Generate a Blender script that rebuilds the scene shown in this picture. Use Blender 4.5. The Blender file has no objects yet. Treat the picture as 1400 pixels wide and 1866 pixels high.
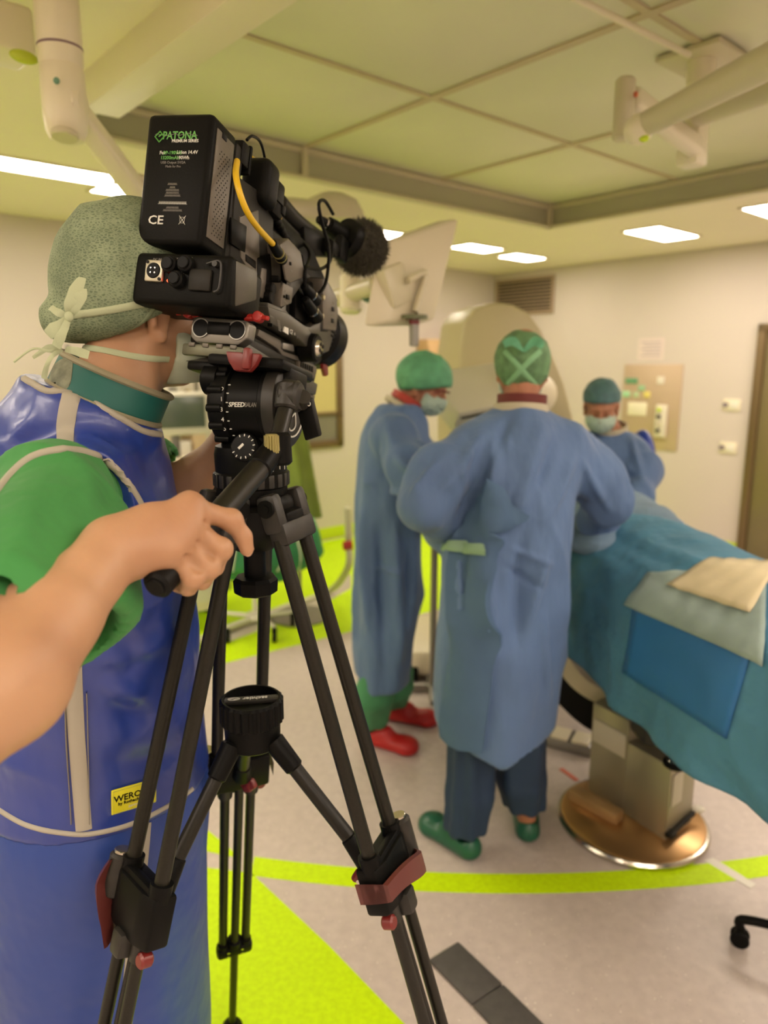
import bpy, bmesh, math, random
import numpy as np
from mathutils import Vector, Matrix
from mathutils.bvhtree import BVHTree
random.seed(7); rng = np.random.RandomState(11)
SC = bpy.context.scene
COL = SC.collection
PI = math.pi
# ------------------------------------------------------------------ camera
FPX, PITCH, CAMH = 1310.0, math.radians(11.56), 1.65
cam_d = bpy.data.cameras.new('camera'); cam = bpy.data.objects.new('camera', cam_d); COL.objects.link(cam)
cam.location = (0, 0, CAMH); cam.rotation_euler = (PI/2 - PITCH, 0, 0)
cam_d.sensor_fit = 'VERTICAL'; cam_d.sensor_height = 36.0; cam_d.sensor_width = 27.0
cam_d.lens = FPX/1866*36.0; cam_d.clip_start = 0.05
cam_d.dof.use_dof = True; cam_d.dof.focus_distance = 0.99; cam_d.dof.aperture_fstop = 3.0
SC.camera = cam
# ------------------------------------------------------------------ view, world
SC.view_settings.view_transform = 'Standard'; SC.view_settings.look = 'None'
SC.view_settings.gamma = 1.0; SC.view_settings.use_curve_mapping = False
SC.view_settings.exposure = 0.13
SC.cycles.use_denoising = True; SC.cycles.max_bounces = 8; SC.cycles.diffuse_bounces = 5
SC.cycles.sample_clamp_indirect = 6.0
wd = bpy.data.worlds.new('world'); SC.world = wd; wd.use_nodes = True
wd.node_tree.nodes['Background'].inputs[0].default_value = (1, .82, .55, 1)
wd.node_tree.nodes['Background'].inputs[1].default_value = 0.02
LAMP_COL, LAMP_PWR = (1.0, .85, .71), 29.0

_F = Vector((0, math.cos(PITCH), -math.sin(PITCH))); _U = Vector((0, math.sin(PITCH), math.cos(PITCH))); _R = Vector((1, 0, 0)); _C = Vector((0, 0, CAMH))
def ray(x, y): return _F + _R*((x-700)/FPX) + _U*((933-y)/FPX)
def P(x, y, z): return _C + ray(x, y)*z              # point seen at photo pixel x,y at true depth z metres
def onplane(x, y, o, n):
    r = ray(x, y); return _C + r*((Vector(o)-_C).dot(n)/r.dot(n))
def FL(x, y): return onplane(x, y, (0, 0, 0), Vector((0, 0, 1)))
# room axes: s runs to the right-hand wall, t to the back wall
AX = Vector((.755, .656, 0)); BX = Vector((-.656, .755, 0))
def W(s, t, z=0): return AX*s + BX*t + Vector((0, 0, z))
ROOM = Matrix(((AX.x, BX.x, 0, 0), (AX.y, BX.y, 0, 0), (0, 0, 1, 0), (0, 0, 0, 1)))
S1, T1, S0, T0, HC = 6.35, 5.45, -3.6, -3.4, 2.63

# ------------------------------------------------------------------ helpers
def mat(name, col, rough=.5, metal=0., spec=.5, noise=None, bump=None, emit=None, alpha=1., coat=0., sheen=0., sss=0., col2=None, trans=0.):
    m = bpy.data.materials.new(name); m.use_nodes = True; nt = m.node_tree; b = nt.nodes['Principled BSDF']; N = nt.nodes; L = nt.links
    b.inputs['Base Color'].default_value = (*col, 1); b.inputs['Roughness'].default_value = rough
    b.inputs['Metallic'].default_value = metal; b.inputs['Specular IOR Level'].default_value = spec
    b.inputs['Coat Weight'].default_value = coat; b.inputs['Sheen Weight'].default_value = sheen
    if trans: b.inputs['Transmission Weight'].default_value = trans
    if sss:
        b.inputs['Subsurface Weight'].default_value = sss; b.inputs['Subsurface Radius'].default_value = (.02, .008, .004)
        b.inputs['Subsurface Scale'].default_value = .6
    if alpha < 1: b.inputs['Alpha'].default_value = alpha
    if emit: b.inputs['Emission Color'].default_value = (*emit[0], 1); b.inputs['Emission Strength'].default_value = emit[1]
    tc = N.new('ShaderNodeTexCoord')
    def tex(scale, detail=3, stretch=None):
        n = N.new('ShaderNodeTexNoise'); n.inputs['Scale'].default_value = scale; n.inputs['Detail'].default_value = detail
        if stretch:
            mp = N.new('ShaderNodeMapping'); mp.inputs['Scale'].default_value = stretch
            L.new(tc.outputs['Object'], mp.inputs[0]); L.new(mp.outputs[0], n.inputs['Vector'])
        else: L.new(tc.outputs['Object'], n.inputs['Vector'])
        return n
    if noise:
        sc_, amt = noise[:2]; c2 = col2 or tuple(c*(1-amt) for c in col)
        n = tex(sc_, 4, noise[2] if len(noise) > 2 else None); r = N.new('ShaderNodeValToRGB')
        r.color_ramp.elements[0].position = .35; r.color_ramp.elements[1].position = .65
        r.color_ramp.elements[0].color = (*c2, 1); r.color_ramp.elements[1].color = (*col, 1)
        L.new(n.outputs['Fac'], r.inputs[0]); L.new(r.outputs[0], b.inputs['Base Color'])
    if bump:
        n = tex(bump[0], 3, bump[2] if len(bump) > 2 else None); bp = N.new('ShaderNodeBump'); bp.inputs['Strength'].default_value = bump[1]
        bp.inputs['Distance'].default_value = bump[3] if len(bump) > 3 else .01
        L.new(n.outputs['Fac'], bp.inputs['Height']); L.new(bp.outputs[0], b.inputs['Normal'])
    return m

def basis(z, x=None):
    z = Vector(z).normalized(); x = Vector(x) if x is not None else (Vector((1, 0, 0)) if abs(z.x) < .9 else Vector((0, 1, 0)))
    x = (x - z*x.dot(z)).normalized(); y = z.cross(x)
    return Matrix((x, y, z)).transposed()
def xf(o, x=None, z=None):                           # 4x4 placing local z along z, local x near x
    m = basis(z if z is not None else (0, 0, 1), x).to_4x4(); m.translation = Vector(o); return m

class MB:
    def __init__(s, M=None): s.v = []; s.f = []; s.M = M or Matrix.Identity(4)
    def add(s, vs, fs, M=None):
        T = s.M @ M if M is not None else s.M; o = len(s.v)
        s.v += [tuple(T @ Vector(v)) for v in vs]; s.f += [tuple(i+o for i in f) for f in fs]; return s
    def box(s, c, size, bev=0., M=None, seg=2):
        bm = bmesh.new(); bmesh.ops.create_cube(bm, size=1)
        for v in bm.verts: v.co = Vector((v.co.x*size[0], v.co.y*size[1], v.co.z*size[2])) + Vector(c)
        if bev: bmesh.ops.bevel(bm, geom=list(bm.edges), offset=min(bev, min(size)*.49), segments=seg, profile=.5, affect='EDGES')
        bm.verts.index_update(); s.add([v.co.copy() for v in bm.verts], [[v.index for v in f.verts] for f in bm.faces], M); bm.free(); return s
    def prism(s, poly, d0, d1, bev=0., M=None, seg=2):    # poly in local xy, extruded in z
        bm = bmesh.new(); vs = [bm.verts.new((x, y, d0)) for x, y in poly]; f = bm.faces.new(vs)
        r = bmesh.ops.extrude_face_region(bm, geom=[f])
        for v in r['geom']:
            if isinstance(v, bmesh.types.BMVert): v.co.z = d1
        bmesh.ops.recalc_face_normals(bm, faces=list(bm.faces))
        if bev: bmesh.ops.bevel(bm, geom=list(bm.edges), offset=bev, segments=seg, profile=.5, affect='EDGES')
        bm.verts.index_update(); s.add([v.co.copy() for v in bm.verts], [[v.index for v in q.verts] for q in bm.faces], M); bm.free(); return s
    def lathe(s, prof, n=32, M=None, caps=True, squash=1.):     # prof [(r,z)...]
        vs = []; fs = []; k = len(prof)
        for r, z in prof:
            for i in range(n):
                a = 2*PI*i/n; vs.append((r*math.cos(a), r*math.sin(a)*squash, z))
        for j in range(k-1):
            for i in range(n): i2 = (i+1) % n; fs.append((j*n+i, j*n+i2, (j+1)*n+i2, (j+1)*n+i))
        if caps: fs.append(tuple(range(n))[::-1]); fs.append(tuple((k-1)*n+i for i in range(n)))
        return s.add(vs, fs, M)
    def cyl(s, a, b, r1, r2=None, n=20, ch=0.):
        a = Vector(a); b = Vector(b); r2 = r1 if r2 is None else r2; L = (b-a).length; ch = min(ch, L*.45)
        pr = [(r1-ch, 0), (r1, ch), (r2, L-ch), (r2-ch, L)] if ch else [(r1, 0), (r2, L)]
        return s.lathe(pr, n, xf(a, None, b-a))
    def tube(s, pts, r, n=10, closed=False, cap=True):
        pts = [Vector(p) for p in pts]; k = len(pts); rr = r if isinstance(r, (list, tuple)) else [r]*k
        ax = None; vs = []
        for i, p in enumerate(pts):
            t = (pts[(i+1) % k] - pts[i-1]) if closed else (pts[min(i+1, k-1)] - pts[max(i-1, 0)])
            t.normalize()
            if ax is None: ax = Vector((0, 0, 1)) if abs(t.z) < .9 else Vector((1, 0, 0))
            ax = (ax - t*ax.dot(t)).normalized(); by = t.cross(ax)
            for j in range(n): a = 2*PI*j/n; vs.append(p + (ax*math.cos(a) + by*math.sin(a))*rr[i])
        fs = []
        for i in range(k if closed else k-1):
            for j in range(n): i2 = (i+1) % k; j2 = (j+1) % n; fs.append((i*n+j, i*n+j2, i2*n+j2, i2*n+j))
        if not closed and cap: fs.append(tuple(range(n))[::-1]); fs.append(tuple((k-1)*n+j for j in range(n)))
        return s.add(vs, fs)
    def sph(s, c, r, n=16, M=None):
        r = r if isinstance(r, (tuple, list)) else (r, r, r)
        pr = [(math.sin(PI*j/n), -math.cos(PI*j/n)) for j in range(n+1)]; pr[0] = (1e-4, -1); pr[-1] = (1e-4, 1)
        T = Matrix.Translation(Vector(c)) @ Matrix.Diagonal((*r, 1)); return s.lathe(pr, n+8, (M @ T) if M is not None else T)
    def grid(s, rows):                                   # rows of points -> surface
        n = len(rows[0]); vs = [p for r in rows for p in r]
        return s.add(vs, [(j*n+i, j*n+i+1, (j+1)*n+i+1, (j+1)*n+i) for j in range(len(rows)-1) for i in range(n-1)])
    def build(s, name, m, parent=None, smooth=True, ang=38, **props):
        me = bpy.data.meshes.new(name); me.from_pydata(s.v, [], s.f); me.update()
        return link(name, me, m, parent, smooth, ang, **props)
def link(name, me, m, parent=None, smooth=True, ang=38, **props):
    if m: me.materials.append(m)
    if smooth:
        me.shade_smooth()
        if ang: me.set_sharp_from_angle(angle=math.radians(ang))
    o = bpy.data.objects.new(name, me); COL.objects.link(o)
    if parent: o.parent = parent; o.matrix_parent_inverse = PINV.get(parent.name, Matrix.Identity(4))
    for k, v in props.items(): o[k] = v
    return o
PINV = {}
def root(name, label, cat, loc=(0, 0, 0), group=None):   # an Empty at the thing's base; children keep world coordinates
    o = bpy.data.objects.new(name, None); COL.objects.link(o); o.empty_display_size = .05; o.location = loc
    o['label'] = label; o['category'] = cat
    if group: o['group'] = group
    PINV[o.name] = Matrix.Translation(-Vector(loc)); return o
def tag(o, label, cat, group=None):
    o['label'] = label; o['category'] = cat
    if group: o['group'] = group
    return o
def catmull(pts, n=8, closed=False):
    pts = [np.array(p, float) for p in pts]; k = len(pts); out = []
    for i in range(k if closed else k-1):
        g = (lambda j: pts[j % k]) if closed else (lambda j: pts[min(max(j, 0), k-1)])
        p0, p1, p2, p3 = g(i-1), g(i), g(i+1), g(i+2)
        for q in range(n):
            t = q/n; out.append(.5*((2*p1)+(-p0+p2)*t+(2*p0-5*p1+4*p2-p3)*t*t+(-p0+3*p1-3*p2+p3)*t**3))
    if not closed: out.append(pts[-1])
    return out
FONT = {}
def text(name, body, M, size, m, parent, ext=.0003, align='LEFT', bold=0., shear=0., **props):
    cu = bpy.data.curves.new(name, 'FONT'); cu.body = body; cu.size = size; cu.extrude = ext; cu.align_x = align; cu.resolution_u = 2
    cu.offset = bold; cu.shear = shear
    t = bpy.data.objects.new(name, cu); COL.objects.link(t); bpy.context.view_layer.update()
    me = bpy.data.meshes.new_from_object(t.evaluated_get(bpy.context.evaluated_depsgraph_get())); bpy.data.objects.remove(t)
    me.transform(M); me.materials.clear(); return link(name, me, m, parent, False, **props)

# ------------------------------------------------------------------ signed-distance modelling (smooth bodies and cloth)
class Field:
    def __init__(s, lo, hi, h):
        s.lo = np.array(lo, np.float32); s.h = h; s.n = np.ceil((np.array(hi)-s.lo)/h).astype(int)+1
        s.a = np.full(s.n, 1.0, np.float32)
    def sub(s, lo, hi, pad):
        i0 = np.maximum(np.floor((np.array(lo)-pad-s.lo)/s.h).astype(int), 0); i1 = np.minimum(np.ceil((np.array(hi)+pad-s.lo)/s.h).astype(int)+1, s.n)
        if (i1 <= i0).any(): return None, None
        g = [(np.arange(i0[k], i1[k], dtype=np.float32)*s.h+s.lo[k]) for k in range(3)]
        return tuple(slice(i0[k], i1[k]) for k in range(3)), np.stack(np.meshgrid(*g, indexing='ij'), -1)
    def mix(s, sl, d, k, op):
        a = s.a[sl]
        if op == 'u':
            if k > 0:
                hh = np.clip(.5+.5*(a-d)/k, 0, 1); s.a[sl] = a+(d-a)*hh-k*hh*(1-hh)
            else: s.a[sl] = np.minimum(a, d)
        else:
            d = -d; hh = np.clip(.5-.5*(a-d)/max(k, 1e-5), 0, 1); s.a[sl] = a+(d-a)*hh+k*hh*(1-hh)
    def cap(s, a, b, r1, r2=None, k=.02, n=None, sq=1., op='u'):   # tapered capsule, squashed by sq along n
        a = np.array(a, np.float32); b = np.array(b, np.float32); r2 = r1 if r2 is None else r2; R_ = max(r1, r2)*max(1, sq)
        sl, p = s.sub(np.minimum(a, b)-R_, np.maximum(a, b)+R_, k+.02)
        if sl is None: return s
        ab = b-a; v = p-a; t = np.clip((v@ab)/max(float(ab@ab), 1e-9), 0, 1); v = v-t[..., None]*ab
        q = (v*v).sum(-1)
        if n is not None:
            n = np.array(n, np.float32); n /= np.linalg.norm(n); vn = v@n; q = q-vn**2+(vn/sq)**2
        d = (np.sqrt(np.maximum(q, 0))-(r1+(r2-r1)*t))*min(1., sq); s.mix(sl, d, k, op); return s
    def chain(s, pts, rs, k=.02, n=None, sq=1.):
        for i in range(len(pts)-1): s.cap(pts[i], pts[i+1], rs[i], rs[i+1], k, n, sq)
        return s
    def ell(s, c, r, k=.02, rot=None, op='u'):
        c = np.array(c, np.float32); r = np.array(r, np.float32); R_ = r.max()
        sl, p = s.sub(c-R_, c+R_, k+.02)
        if sl is None: return s
        v = p-c
        if rot is not None: v = v@np.array(rot, np.float32)
        k0 = np.sqrt(((v/r)**2).sum(-1)); k1 = np.sqrt(((v/r/r)**2).sum(-1))+1e-9; s.mix(sl, k0*(k0-1)/k1, k, op); return s
    def stack(s, rows, k=.02, fold=None, rot=0., op='u', pw=2.):             # rows (z, cx, cy, rx, ry); ellipses turned by rot; fold(theta, z)
        rows = sorted(rows); r = np.array(rows, np.float32); R_ = max(r[:, 3].max(), r[:, 4].max())
        sl, p = s.sub((r[:, 1].min()-R_, r[:, 2].min()-R_, r[0, 0]), (r[:, 1].max()+R_, r[:, 2].max()+R_, r[-1, 0]), k+.02)
        if sl is None: return s
        z = p[..., 2]; f = lambda i: smoothint(z, r[:, 0], r[:, i])
        x = p[..., 0]-f(1); y = p[..., 1]-f(2); c, sn = math.cos(rot), math.sin(rot); x, y = x*c+y*sn, -x*sn+y*c
        rx, ry = f(3), f(4); th = np.arctan2(y/ry, x/rx)
        k0 = (np.abs(x/rx)**pw+np.abs(y/ry)**pw)**(1/pw)
        if fold is not None: k0 = k0/(1+fold(th, z))
        d = (k0-1)*np.minimum(rx, ry); dz = np.maximum(r[0, 0]-z, z-r[-1, 0]); d = np.maximum(d, dz); s.mix(sl, d, k, op); return s
    def box(s, c, hs, rot=None, rad=.01, k=.01, op='u'):
        c = np.array(c, np.float32); hs = np.array(hs, np.float32); R_ = float(np.linalg.norm(hs))
        sl, p = s.sub(c-R_, c+R_, k+.02)
        if sl is None: return s
        v = p-c
        if rot is not None: v = v@np.array(rot, np.float32)
        q = np.abs(v)-hs+rad; d = np.linalg.norm(np.maximum(q, 0), axis=-1)+np.minimum(q.max(-1), 0)-rad; s.mix(sl, d, k, op); return s
    def plane(s, o, n, k=.004):                                            # keep the side n points away from
        sl, p = s.sub(s.lo, s.lo+s.n*s.h, 0); n = np.array(n, np.float32); n /= np.linalg.norm(n)
        d = (p-np.array(o, np.float32))@n; a = s.a; s.a = np.maximum(a, d); return s
    def shell(s, t): s.a = np.abs(s.a+t/2)-t/2; return s
    def mesh(s, smooth=2):
        a = s.a; ins = a < 0; n = np.array(a.shape)
        cnt = np.zeros(n-1, np.int8)
        for dx in (0, 1):
            for dy in (0, 1):
                for dz in (0, 1): cnt += ins[dx:n[0]-1+dx, dy:n[1]-1+dy, dz:n[2]-1+dz]
        act = (cnt > 0) & (cnt < 8); idx = np.argwhere(act); m = len(idx); imap = np.full(n-1, -1, np.int32); imap[act] = np.arange(m)
        acc = np.zeros((m, 3)); num = np.zeros(m)
        C8 = [(x, y, z) for x in (0, 1) for y in (0, 1) for z in (0, 1)]
        for c in C8:
            for ax in range(3):
                if c[ax]: continue
                e = list(c); e[ax] = 1; c0 = idx+c; c1 = idx+e
                v0 = a[c0[:, 0], c0[:, 1], c0[:, 2]]; v1 = a[c1[:, 0], c1[:, 1], c1[:, 2]]; w = (v0 < 0) != (v1 < 0)
                t = np.where(w, v0/np.where(w, v0-v1, 1), 0); q = np.array(c, float)+np.zeros((m, 3)); q[:, ax] = t
                acc += q*w[:, None]; num += w
        V = (idx+acc/np.maximum(num, 1)[:, None])*s.h+s.lo; Fc = []
        for ax in range(3):
            u, w = (ax+1) % 3, (ax+2) % 3; sl0 = [slice(None)]*3; sl1 = [slice(None)]*3; sl0[ax] = slice(0, -1); sl1[ax] = slice(1, None)
            A0, A1 = ins[tuple(sl0)], ins[tuple(sl1)]; e = np.argwhere(A0 != A1)
            ok = (e[:, u] > 0) & (e[:, w] > 0) & (e[:, u] < n[u]-1) & (e[:, w] < n[w]-1); e = e[ok]
            fl = A0[e[:, 0], e[:, 1], e[:, 2]]; q = []
            for du, dw in ((-1, -1), (0, -1), (0, 0), (-1, 0)):
                g = e.copy(); g[:, u] += du; g[:, w] += dw; q.append(imap[g[:, 0], g[:, 1], g[:, 2]])
            q = np.stack(q, 1); q[~fl] = q[~fl][:, ::-1]; Fc.append(q)
        Fc = np.concatenate(Fc); Fc = Fc[(Fc >= 0).all(1)]
        E_ = np.concatenate([Fc[:, [0, 1]], Fc[:, [1, 2]], Fc[:, [2, 3]], Fc[:, [3, 0]]])
        for _ in range(smooth):
            acc = np.zeros_like(V); c = np.zeros(len(V))
            for k in (0, 1):
                for d in range(3): acc[:, d] += np.bincount(E_[:, k], V[E_[:, 1-k], d], len(V))
                c += np.bincount(E_[:, k], minlength=len(V))
            V = V*.5+acc/np.maximum(c, 1)[:, None]*.5
        return V, Fc
def smoothint(z, xs, ys):
    i = np.clip(np.searchsorted(xs, z)-1, 0, len(xs)-2); x0, x1 = xs[i], xs[i+1]; t = np.clip((z-x0)/(x1-x0), 0, 1)
    m = np.gradient(ys, xs); h_ = x1-x0; t2, t3 = t*t, t**3
    return (2*t3-3*t2+1)*ys[i]+(t3-2*t2+t)*h_*m[i]*.8+(-2*t3+3*t2)*ys[i+1]+(t3-t2)*h_*m[i+1]*.8
def normals(V, Fc):
    n = np.cross(V[Fc[:, 2]]-V[Fc[:, 0]], V[Fc[:, 3]]-V[Fc[:, 1]]); N = np.zeros_like(V)
    for k in range(4):
        for d in range(3): N[:, d] += np.bincount(Fc[:, k], n[:, d], len(V))
    return N/(np.linalg.norm(N, axis=1)[:, None]+1e-12)
_L = rng.rand(32, 32, 32)
def noise3(p):
    i = np.floor(p).astype(int); f = p-i; f = f*f*(3-2*f); i %= 32; j = (i+1) % 32; r = 0
    for x in (0, 1):
        for y in (0, 1):
            for z in (0, 1):
                w = (f[:, 0] if x else 1-f[:, 0])*(f[:, 1] if y else 1-f[:, 1])*(f[:, 2] if z else 1-f[:, 2])
                r = r+w*_L[(j if x else i)[:, 0], (j if y else i)[:, 1], (j if z else i)[:, 2]]
    return r*2-1
def ridged(p): return (1-np.abs(noise3(p)))**2-.35
SNAP = [None]
def crease(V, N, segs):                                  # segs (a, b, width, amp): raised (+) or pressed (-) folds along lines
    d = np.zeros(len(V))
    for a, b, w, amp in segs:
        if SNAP[0] is not None:
            qs = [SNAP[0].ray_cast(_C, (Vector(q)-_C).normalized())[0] for q in (a, b)]
            if qs[0] is None or qs[1] is None: continue
            a, b = qs
        a = np.array(a); ab = np.array(b)-a; v = V-a; t = np.clip((v@ab)/max(ab@ab, 1e-9), 0, 1)
        q = ((v-t[:, None]*ab)**2).sum(1); d += amp*np.exp(-q/w**2)*np.clip(np.sin(PI*(t*.9+.05)), .15, 1)
    return V+N*d[:, None]
def pymesh(name, V, Fc):
    me = bpy.data.meshes.new(name); me.vertices.add(len(V)); me.vertices.foreach_set('co', np.asarray(V, np.float32).ravel())
    k = Fc.shape[1]; me.loops.add(len(Fc)*k); me.loops.foreach_set('vertex_index', Fc.astype(np.int32).ravel())
    me.polygons.add(len(Fc)); me.polygons.foreach_set('loop_start', np.arange(len(Fc), dtype=np.int32)*k); me.update(calc_edges=True); me.validate(); return me
def sdf_obj(name, F_, m, parent=None, smooth=2, deform=None, snap=False, **props):
    V, Fc = F_.mesh(smooth)
    if snap: SNAP[0] = BVHTree.FromPolygons([Vector(v) for v in V], [tuple(int(i) for i in f) for f in Fc])
    if deform: V = deform(V, normals(V, Fc))
    SNAP[0] = None
    o = link(name, pymesh(name, V, Fc), m, parent, True, None, **props); o_bvh[o.name] = (V, Fc); return o
o_bvh = {}
def bvh(*objs):
    vs = []; fs = []
    for o in objs:
        V, Fc = o_bvh[o.name]; k = len(vs); vs += [Vector(v) for v in V]; fs += [tuple(int(i)+k for i in f) for f in Fc]
    return BVHTree.FromPolygons(vs, fs)
def cast(tree, x, y):
    r = ray(x, y).normalized(); h = tree.ray_cast(_C, r); return (h[0], h[1]) if h[0] else (None, None)
def ribbon(tree, pts, w, name, m, parent, off=.0015, th=.002, n=6, px=True, closed=False, ends=True, edge=0., **props):
    """a strip of cloth w metres wide laid on the surface along a line (given through photo pixels or 3-D points)"""
    c = catmull(pts, n, closed); base = []
    for q in c:
        if px: h, nn = cast(tree, q[0], q[1])
        else:
            h, nn, _, _ = tree.find_nearest(Vector(q))
        if h is not None: base.append((h, nn))
    if len(base) < 2: return None
    P_ = [b[0] for b in base]
    for _ in range(2): P_ = [P_[0]]+[(P_[i-1]+P_[i]*2+P_[i+1])/4 for i in range(1, len(P_)-1)]+[P_[-1]]
    rows = []; K = 4
    for i, p in enumerate(P_):
        t = (P_[min(i+1, len(P_)-1)]-P_[max(i-1, 0)]).normalized(); nn = base[i][1]
        if closed: t = (P_[(i+1) % len(P_)]-P_[i-1]).normalized()
        sd = nn.cross(t).normalized(); row = []
        for j in range(K+1):
            q = p+sd*w*(j/K-.5); h, n2, _, _ = tree.find_nearest(q)
            if h is None or (h-q).length > w*.8: h, n2 = q, nn
            row.append(h+n2*(off+th*(1-(2*j/K-1)**4)))
        row = [row[0]-nn*(off+.002)]+row+[row[-1]-nn*(off+.002)]
        rows.append(row)
    if closed: rows.append(rows[0])
    return MB().grid(rows).build(name, m, parent, ang=60, **props)
# ------------------------------------------------------------------ materials of the room
m_wall = mat('wall_paint', (.57, .51, .46), .55, noise=(1.3, .03))
m_ceil = mat('ceiling_paint', (.84, .76, .63), .6, noise=(1.1, .03))
m_laf = mat('canopy_sheet', (.68, .67, .50), .45, noise=(.9, .08))
m_frame = mat('canopy_profile', (.42, .40, .30), .4, metal=.3)
m_seam = mat('canopy_seam', (.50, .42, .27), .5)
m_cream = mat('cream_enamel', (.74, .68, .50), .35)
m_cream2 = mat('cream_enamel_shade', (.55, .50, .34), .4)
m_lime = mat('lime_vinyl', (.60, .90, .002), .5, spec=.2, noise=(60, .12), bump=(90, .05))
m_lime2 = mat('lime_skirting', (.50, .66, .01), .4)
m_grey = mat('grey_vinyl_strip', (.50, .46, .38), .5)
m_steel = mat('brushed_steel', (.46, .42, .34), .32, metal=.85, noise=(40, .12, (1, 1, .05)))
m_alu = mat('dull_aluminium', (.26, .25, .225), .42, metal=.8)
m_black = mat('black_plastic', (.006, .006, .005), .42, spec=.07, bump=(300, .05))
m_dark = mat('dark_grey_plastic', (.018, .017, .014), .45, spec=.15)
m_white = mat('white_plastic', (.72, .70, .60), .4)
m_brown = mat('bronzed_frame', (.16, .11, .05), .35, metal=.5)
m_glass = mat('dim_window_pane', (.55, .48, .20), .2)
def floor_mat():
    m = bpy.data.materials.new('speckled_vinyl'); m.use_nodes = True; nt = m.node_tree; b = nt.nodes['Principled BSDF']; L = nt.links
    tc = nt.nodes.new('ShaderNodeTexCoord')
    base = nt.nodes.new('ShaderNodeTexNoise'); base.inputs['Scale'].default_value = 30; base.inputs['Detail'].default_value = 6; L.new(tc.outputs['Object'], base.inputs['Vector'])
    r0 = nt.nodes.new('ShaderNodeValToRGB'); r0.color_ramp.elements[0].position = .3; r0.color_ramp.elements[1].position = .7
    r0.color_ramp.elements[0].color = (.52, .455, .42, 1); r0.color_ramp.elements[1].color = (.60, .53, .485, 1); L.new(base.outputs['Fac'], r0.inputs[0]); last = r0.outputs[0]
    for sc_, th, col in ((55, .13, (.78, .73, .64, 1)), (80, .10, (.24, .22, .20, 1)), (35, .055, (.85, .8, .7, 1))):
        v = nt.nodes.new('ShaderNodeTexVoronoi'); v.inputs['Scale'].default_value = sc_; L.new(tc.outputs['Object'], v.inputs['Vector'])
        w = nt.nodes.new('ShaderNodeMath'); w.operation = 'LESS_THAN'; w.inputs[1].default_value = th; L.new(v.outputs['Distance'], w.inputs[0])
        sp = nt.nodes.new('ShaderNodeSeparateColor'); L.new(v.outputs['Color'], sp.inputs[0])
        g = nt.nodes.new('ShaderNodeMath'); g.operation = 'GREATER_THAN'; g.inputs[1].default_value = .6; L.new(sp.outputs[0], g.inputs[0])
        ml = nt.nodes.new('ShaderNodeMath'); ml.operation = 'MULTIPLY'; L.new(w.outputs[0], ml.inputs[0]); L.new(g.outputs[0], ml.inputs[1])
        mx = nt.nodes.new('ShaderNodeMix'); mx.data_type = 'RGBA'; L.new(ml.outputs[0], mx.inputs[0]); L.new(last, mx.inputs[6]); mx.inputs[7].default_value = col; last = mx.outputs[2]
    L.new(last, b.inputs['Base Color']); b.inputs['Roughness'].default_value = .38
    return m
m_floor = floor_mat()
def struct(o): o['kind'] = 'structure'; return o
def rbox(name, s0, s1, t0, t1, z0, z1, m, parent=None, bev=0.):
    return MB(ROOM).box(((s0+s1)/2, (t0+t1)/2, (z0+z1)/2), (abs(s1-s0), abs(t1-t0), abs(z1-z0)), bev).build(name, m, parent)
# ------------------------------------------------------------------ shell
struct(rbox('floor', S0, S1, T0, T1, -.1, 0, m_floor))
struct(rbox('wall_back', S0-.1, S1+.1, T1, T1+.1, 0, HC+.4, m_wall))
struct(rbox('wall_right', S1, S1+.1, T0, T1, 0, HC+.4, m_wall))
struct(rbox('wall_left', S0-.1, S0, T0, T1, 0, HC+.4, m_wall))
struct(rbox('wall_front', S0-.1, S1+.1, T0-.1, T0, 0, HC+.4, m_wall))
LS0, LS1, LT0, LT1, LH = 1.13, 4.49, .35, 3.36, 2.765      # recess of the laminar-flow canopy
cl = MB(ROOM)
for a in ((S0, LS0, T0, T1), (LS1, S1, T0, T1), (LS0, LS1, T0, LT0), (LS0, LS1, LT1, T1)):
    cl.box(((a[0]+a[1])/2, (a[2]+a[3])/2, HC+.1), (a[1]-a[0], a[3]-a[2], .2))
ceil = struct(cl.build('ceiling', m_ceil))
struct(rbox('ceiling_void', LS0-.1, LS1+.1, LT0-.1, LT1+.1, LH+.07, LH+.12, m_ceil))
# inlaid lime and pale areas of the floor (3 mm proud welds of vinyl)
def inlay(name, pts, m, z=.0015): return struct(MB().prism([(p[0], p[1]) for p in pts], 0.0003, z).build(name, m, smooth=False))
cx_, cy_, R1_ = .42, 6.55, 4.46
arc = lambda r, a0, a1, n=40: [(cx_+r*math.sin(a0+(a1-a0)*i/n), cy_-r*math.cos(a0+(a1-a0)*i/n)) for i in range(n+1)]
inlay('floor_band', arc(R1_, -.195, .46)+arc(R1_+.09, .46, -.190), m_lime)
inlay('floor_field', [(-.66, 2.13), (-.44, 2.095), (-.16, 1.79), (.05, 1.54), (.36, 1.16), (-1.6, 1.16), (-2.2, 2.3)], m_lime)
inlay('floor_wedge', [(-.485, 2.165), (-.69, 2.37), (-1.5, 2.75), (-1.6, 2.45), (-.66, 2.215)], m_lime)
inlay('floor_zone', [W(-3.55, 3.42)[:2], (-.96, 3.76), (-.19, 4.31), (1.25, 5.33), (2.42, 6.45), W(6.3, 5.4)[:2], W(-3.55, 5.4)[:2]], m_lime)
inlay('floor_line', [FL(*p)[:2] for p in ((1283, 1568), (1300, 1564), (1378, 1612), (1368, 1620))], m_white, .002)
inlay('floor_stripe', [FL(*p)[:2] for p in ((385, 1158), (470, 1128), (560, 1097), (640, 1046), (640, 1072), (560, 1118), (470, 1150), (385, 1182))], m_grey, .002)
mb = MB(ROOM).box((S1-.005, (T0+T1)/2, .06), (.01, T1-T0, .12), .003); struct(mb.build('baseboard_right', m_lime2))
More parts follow.
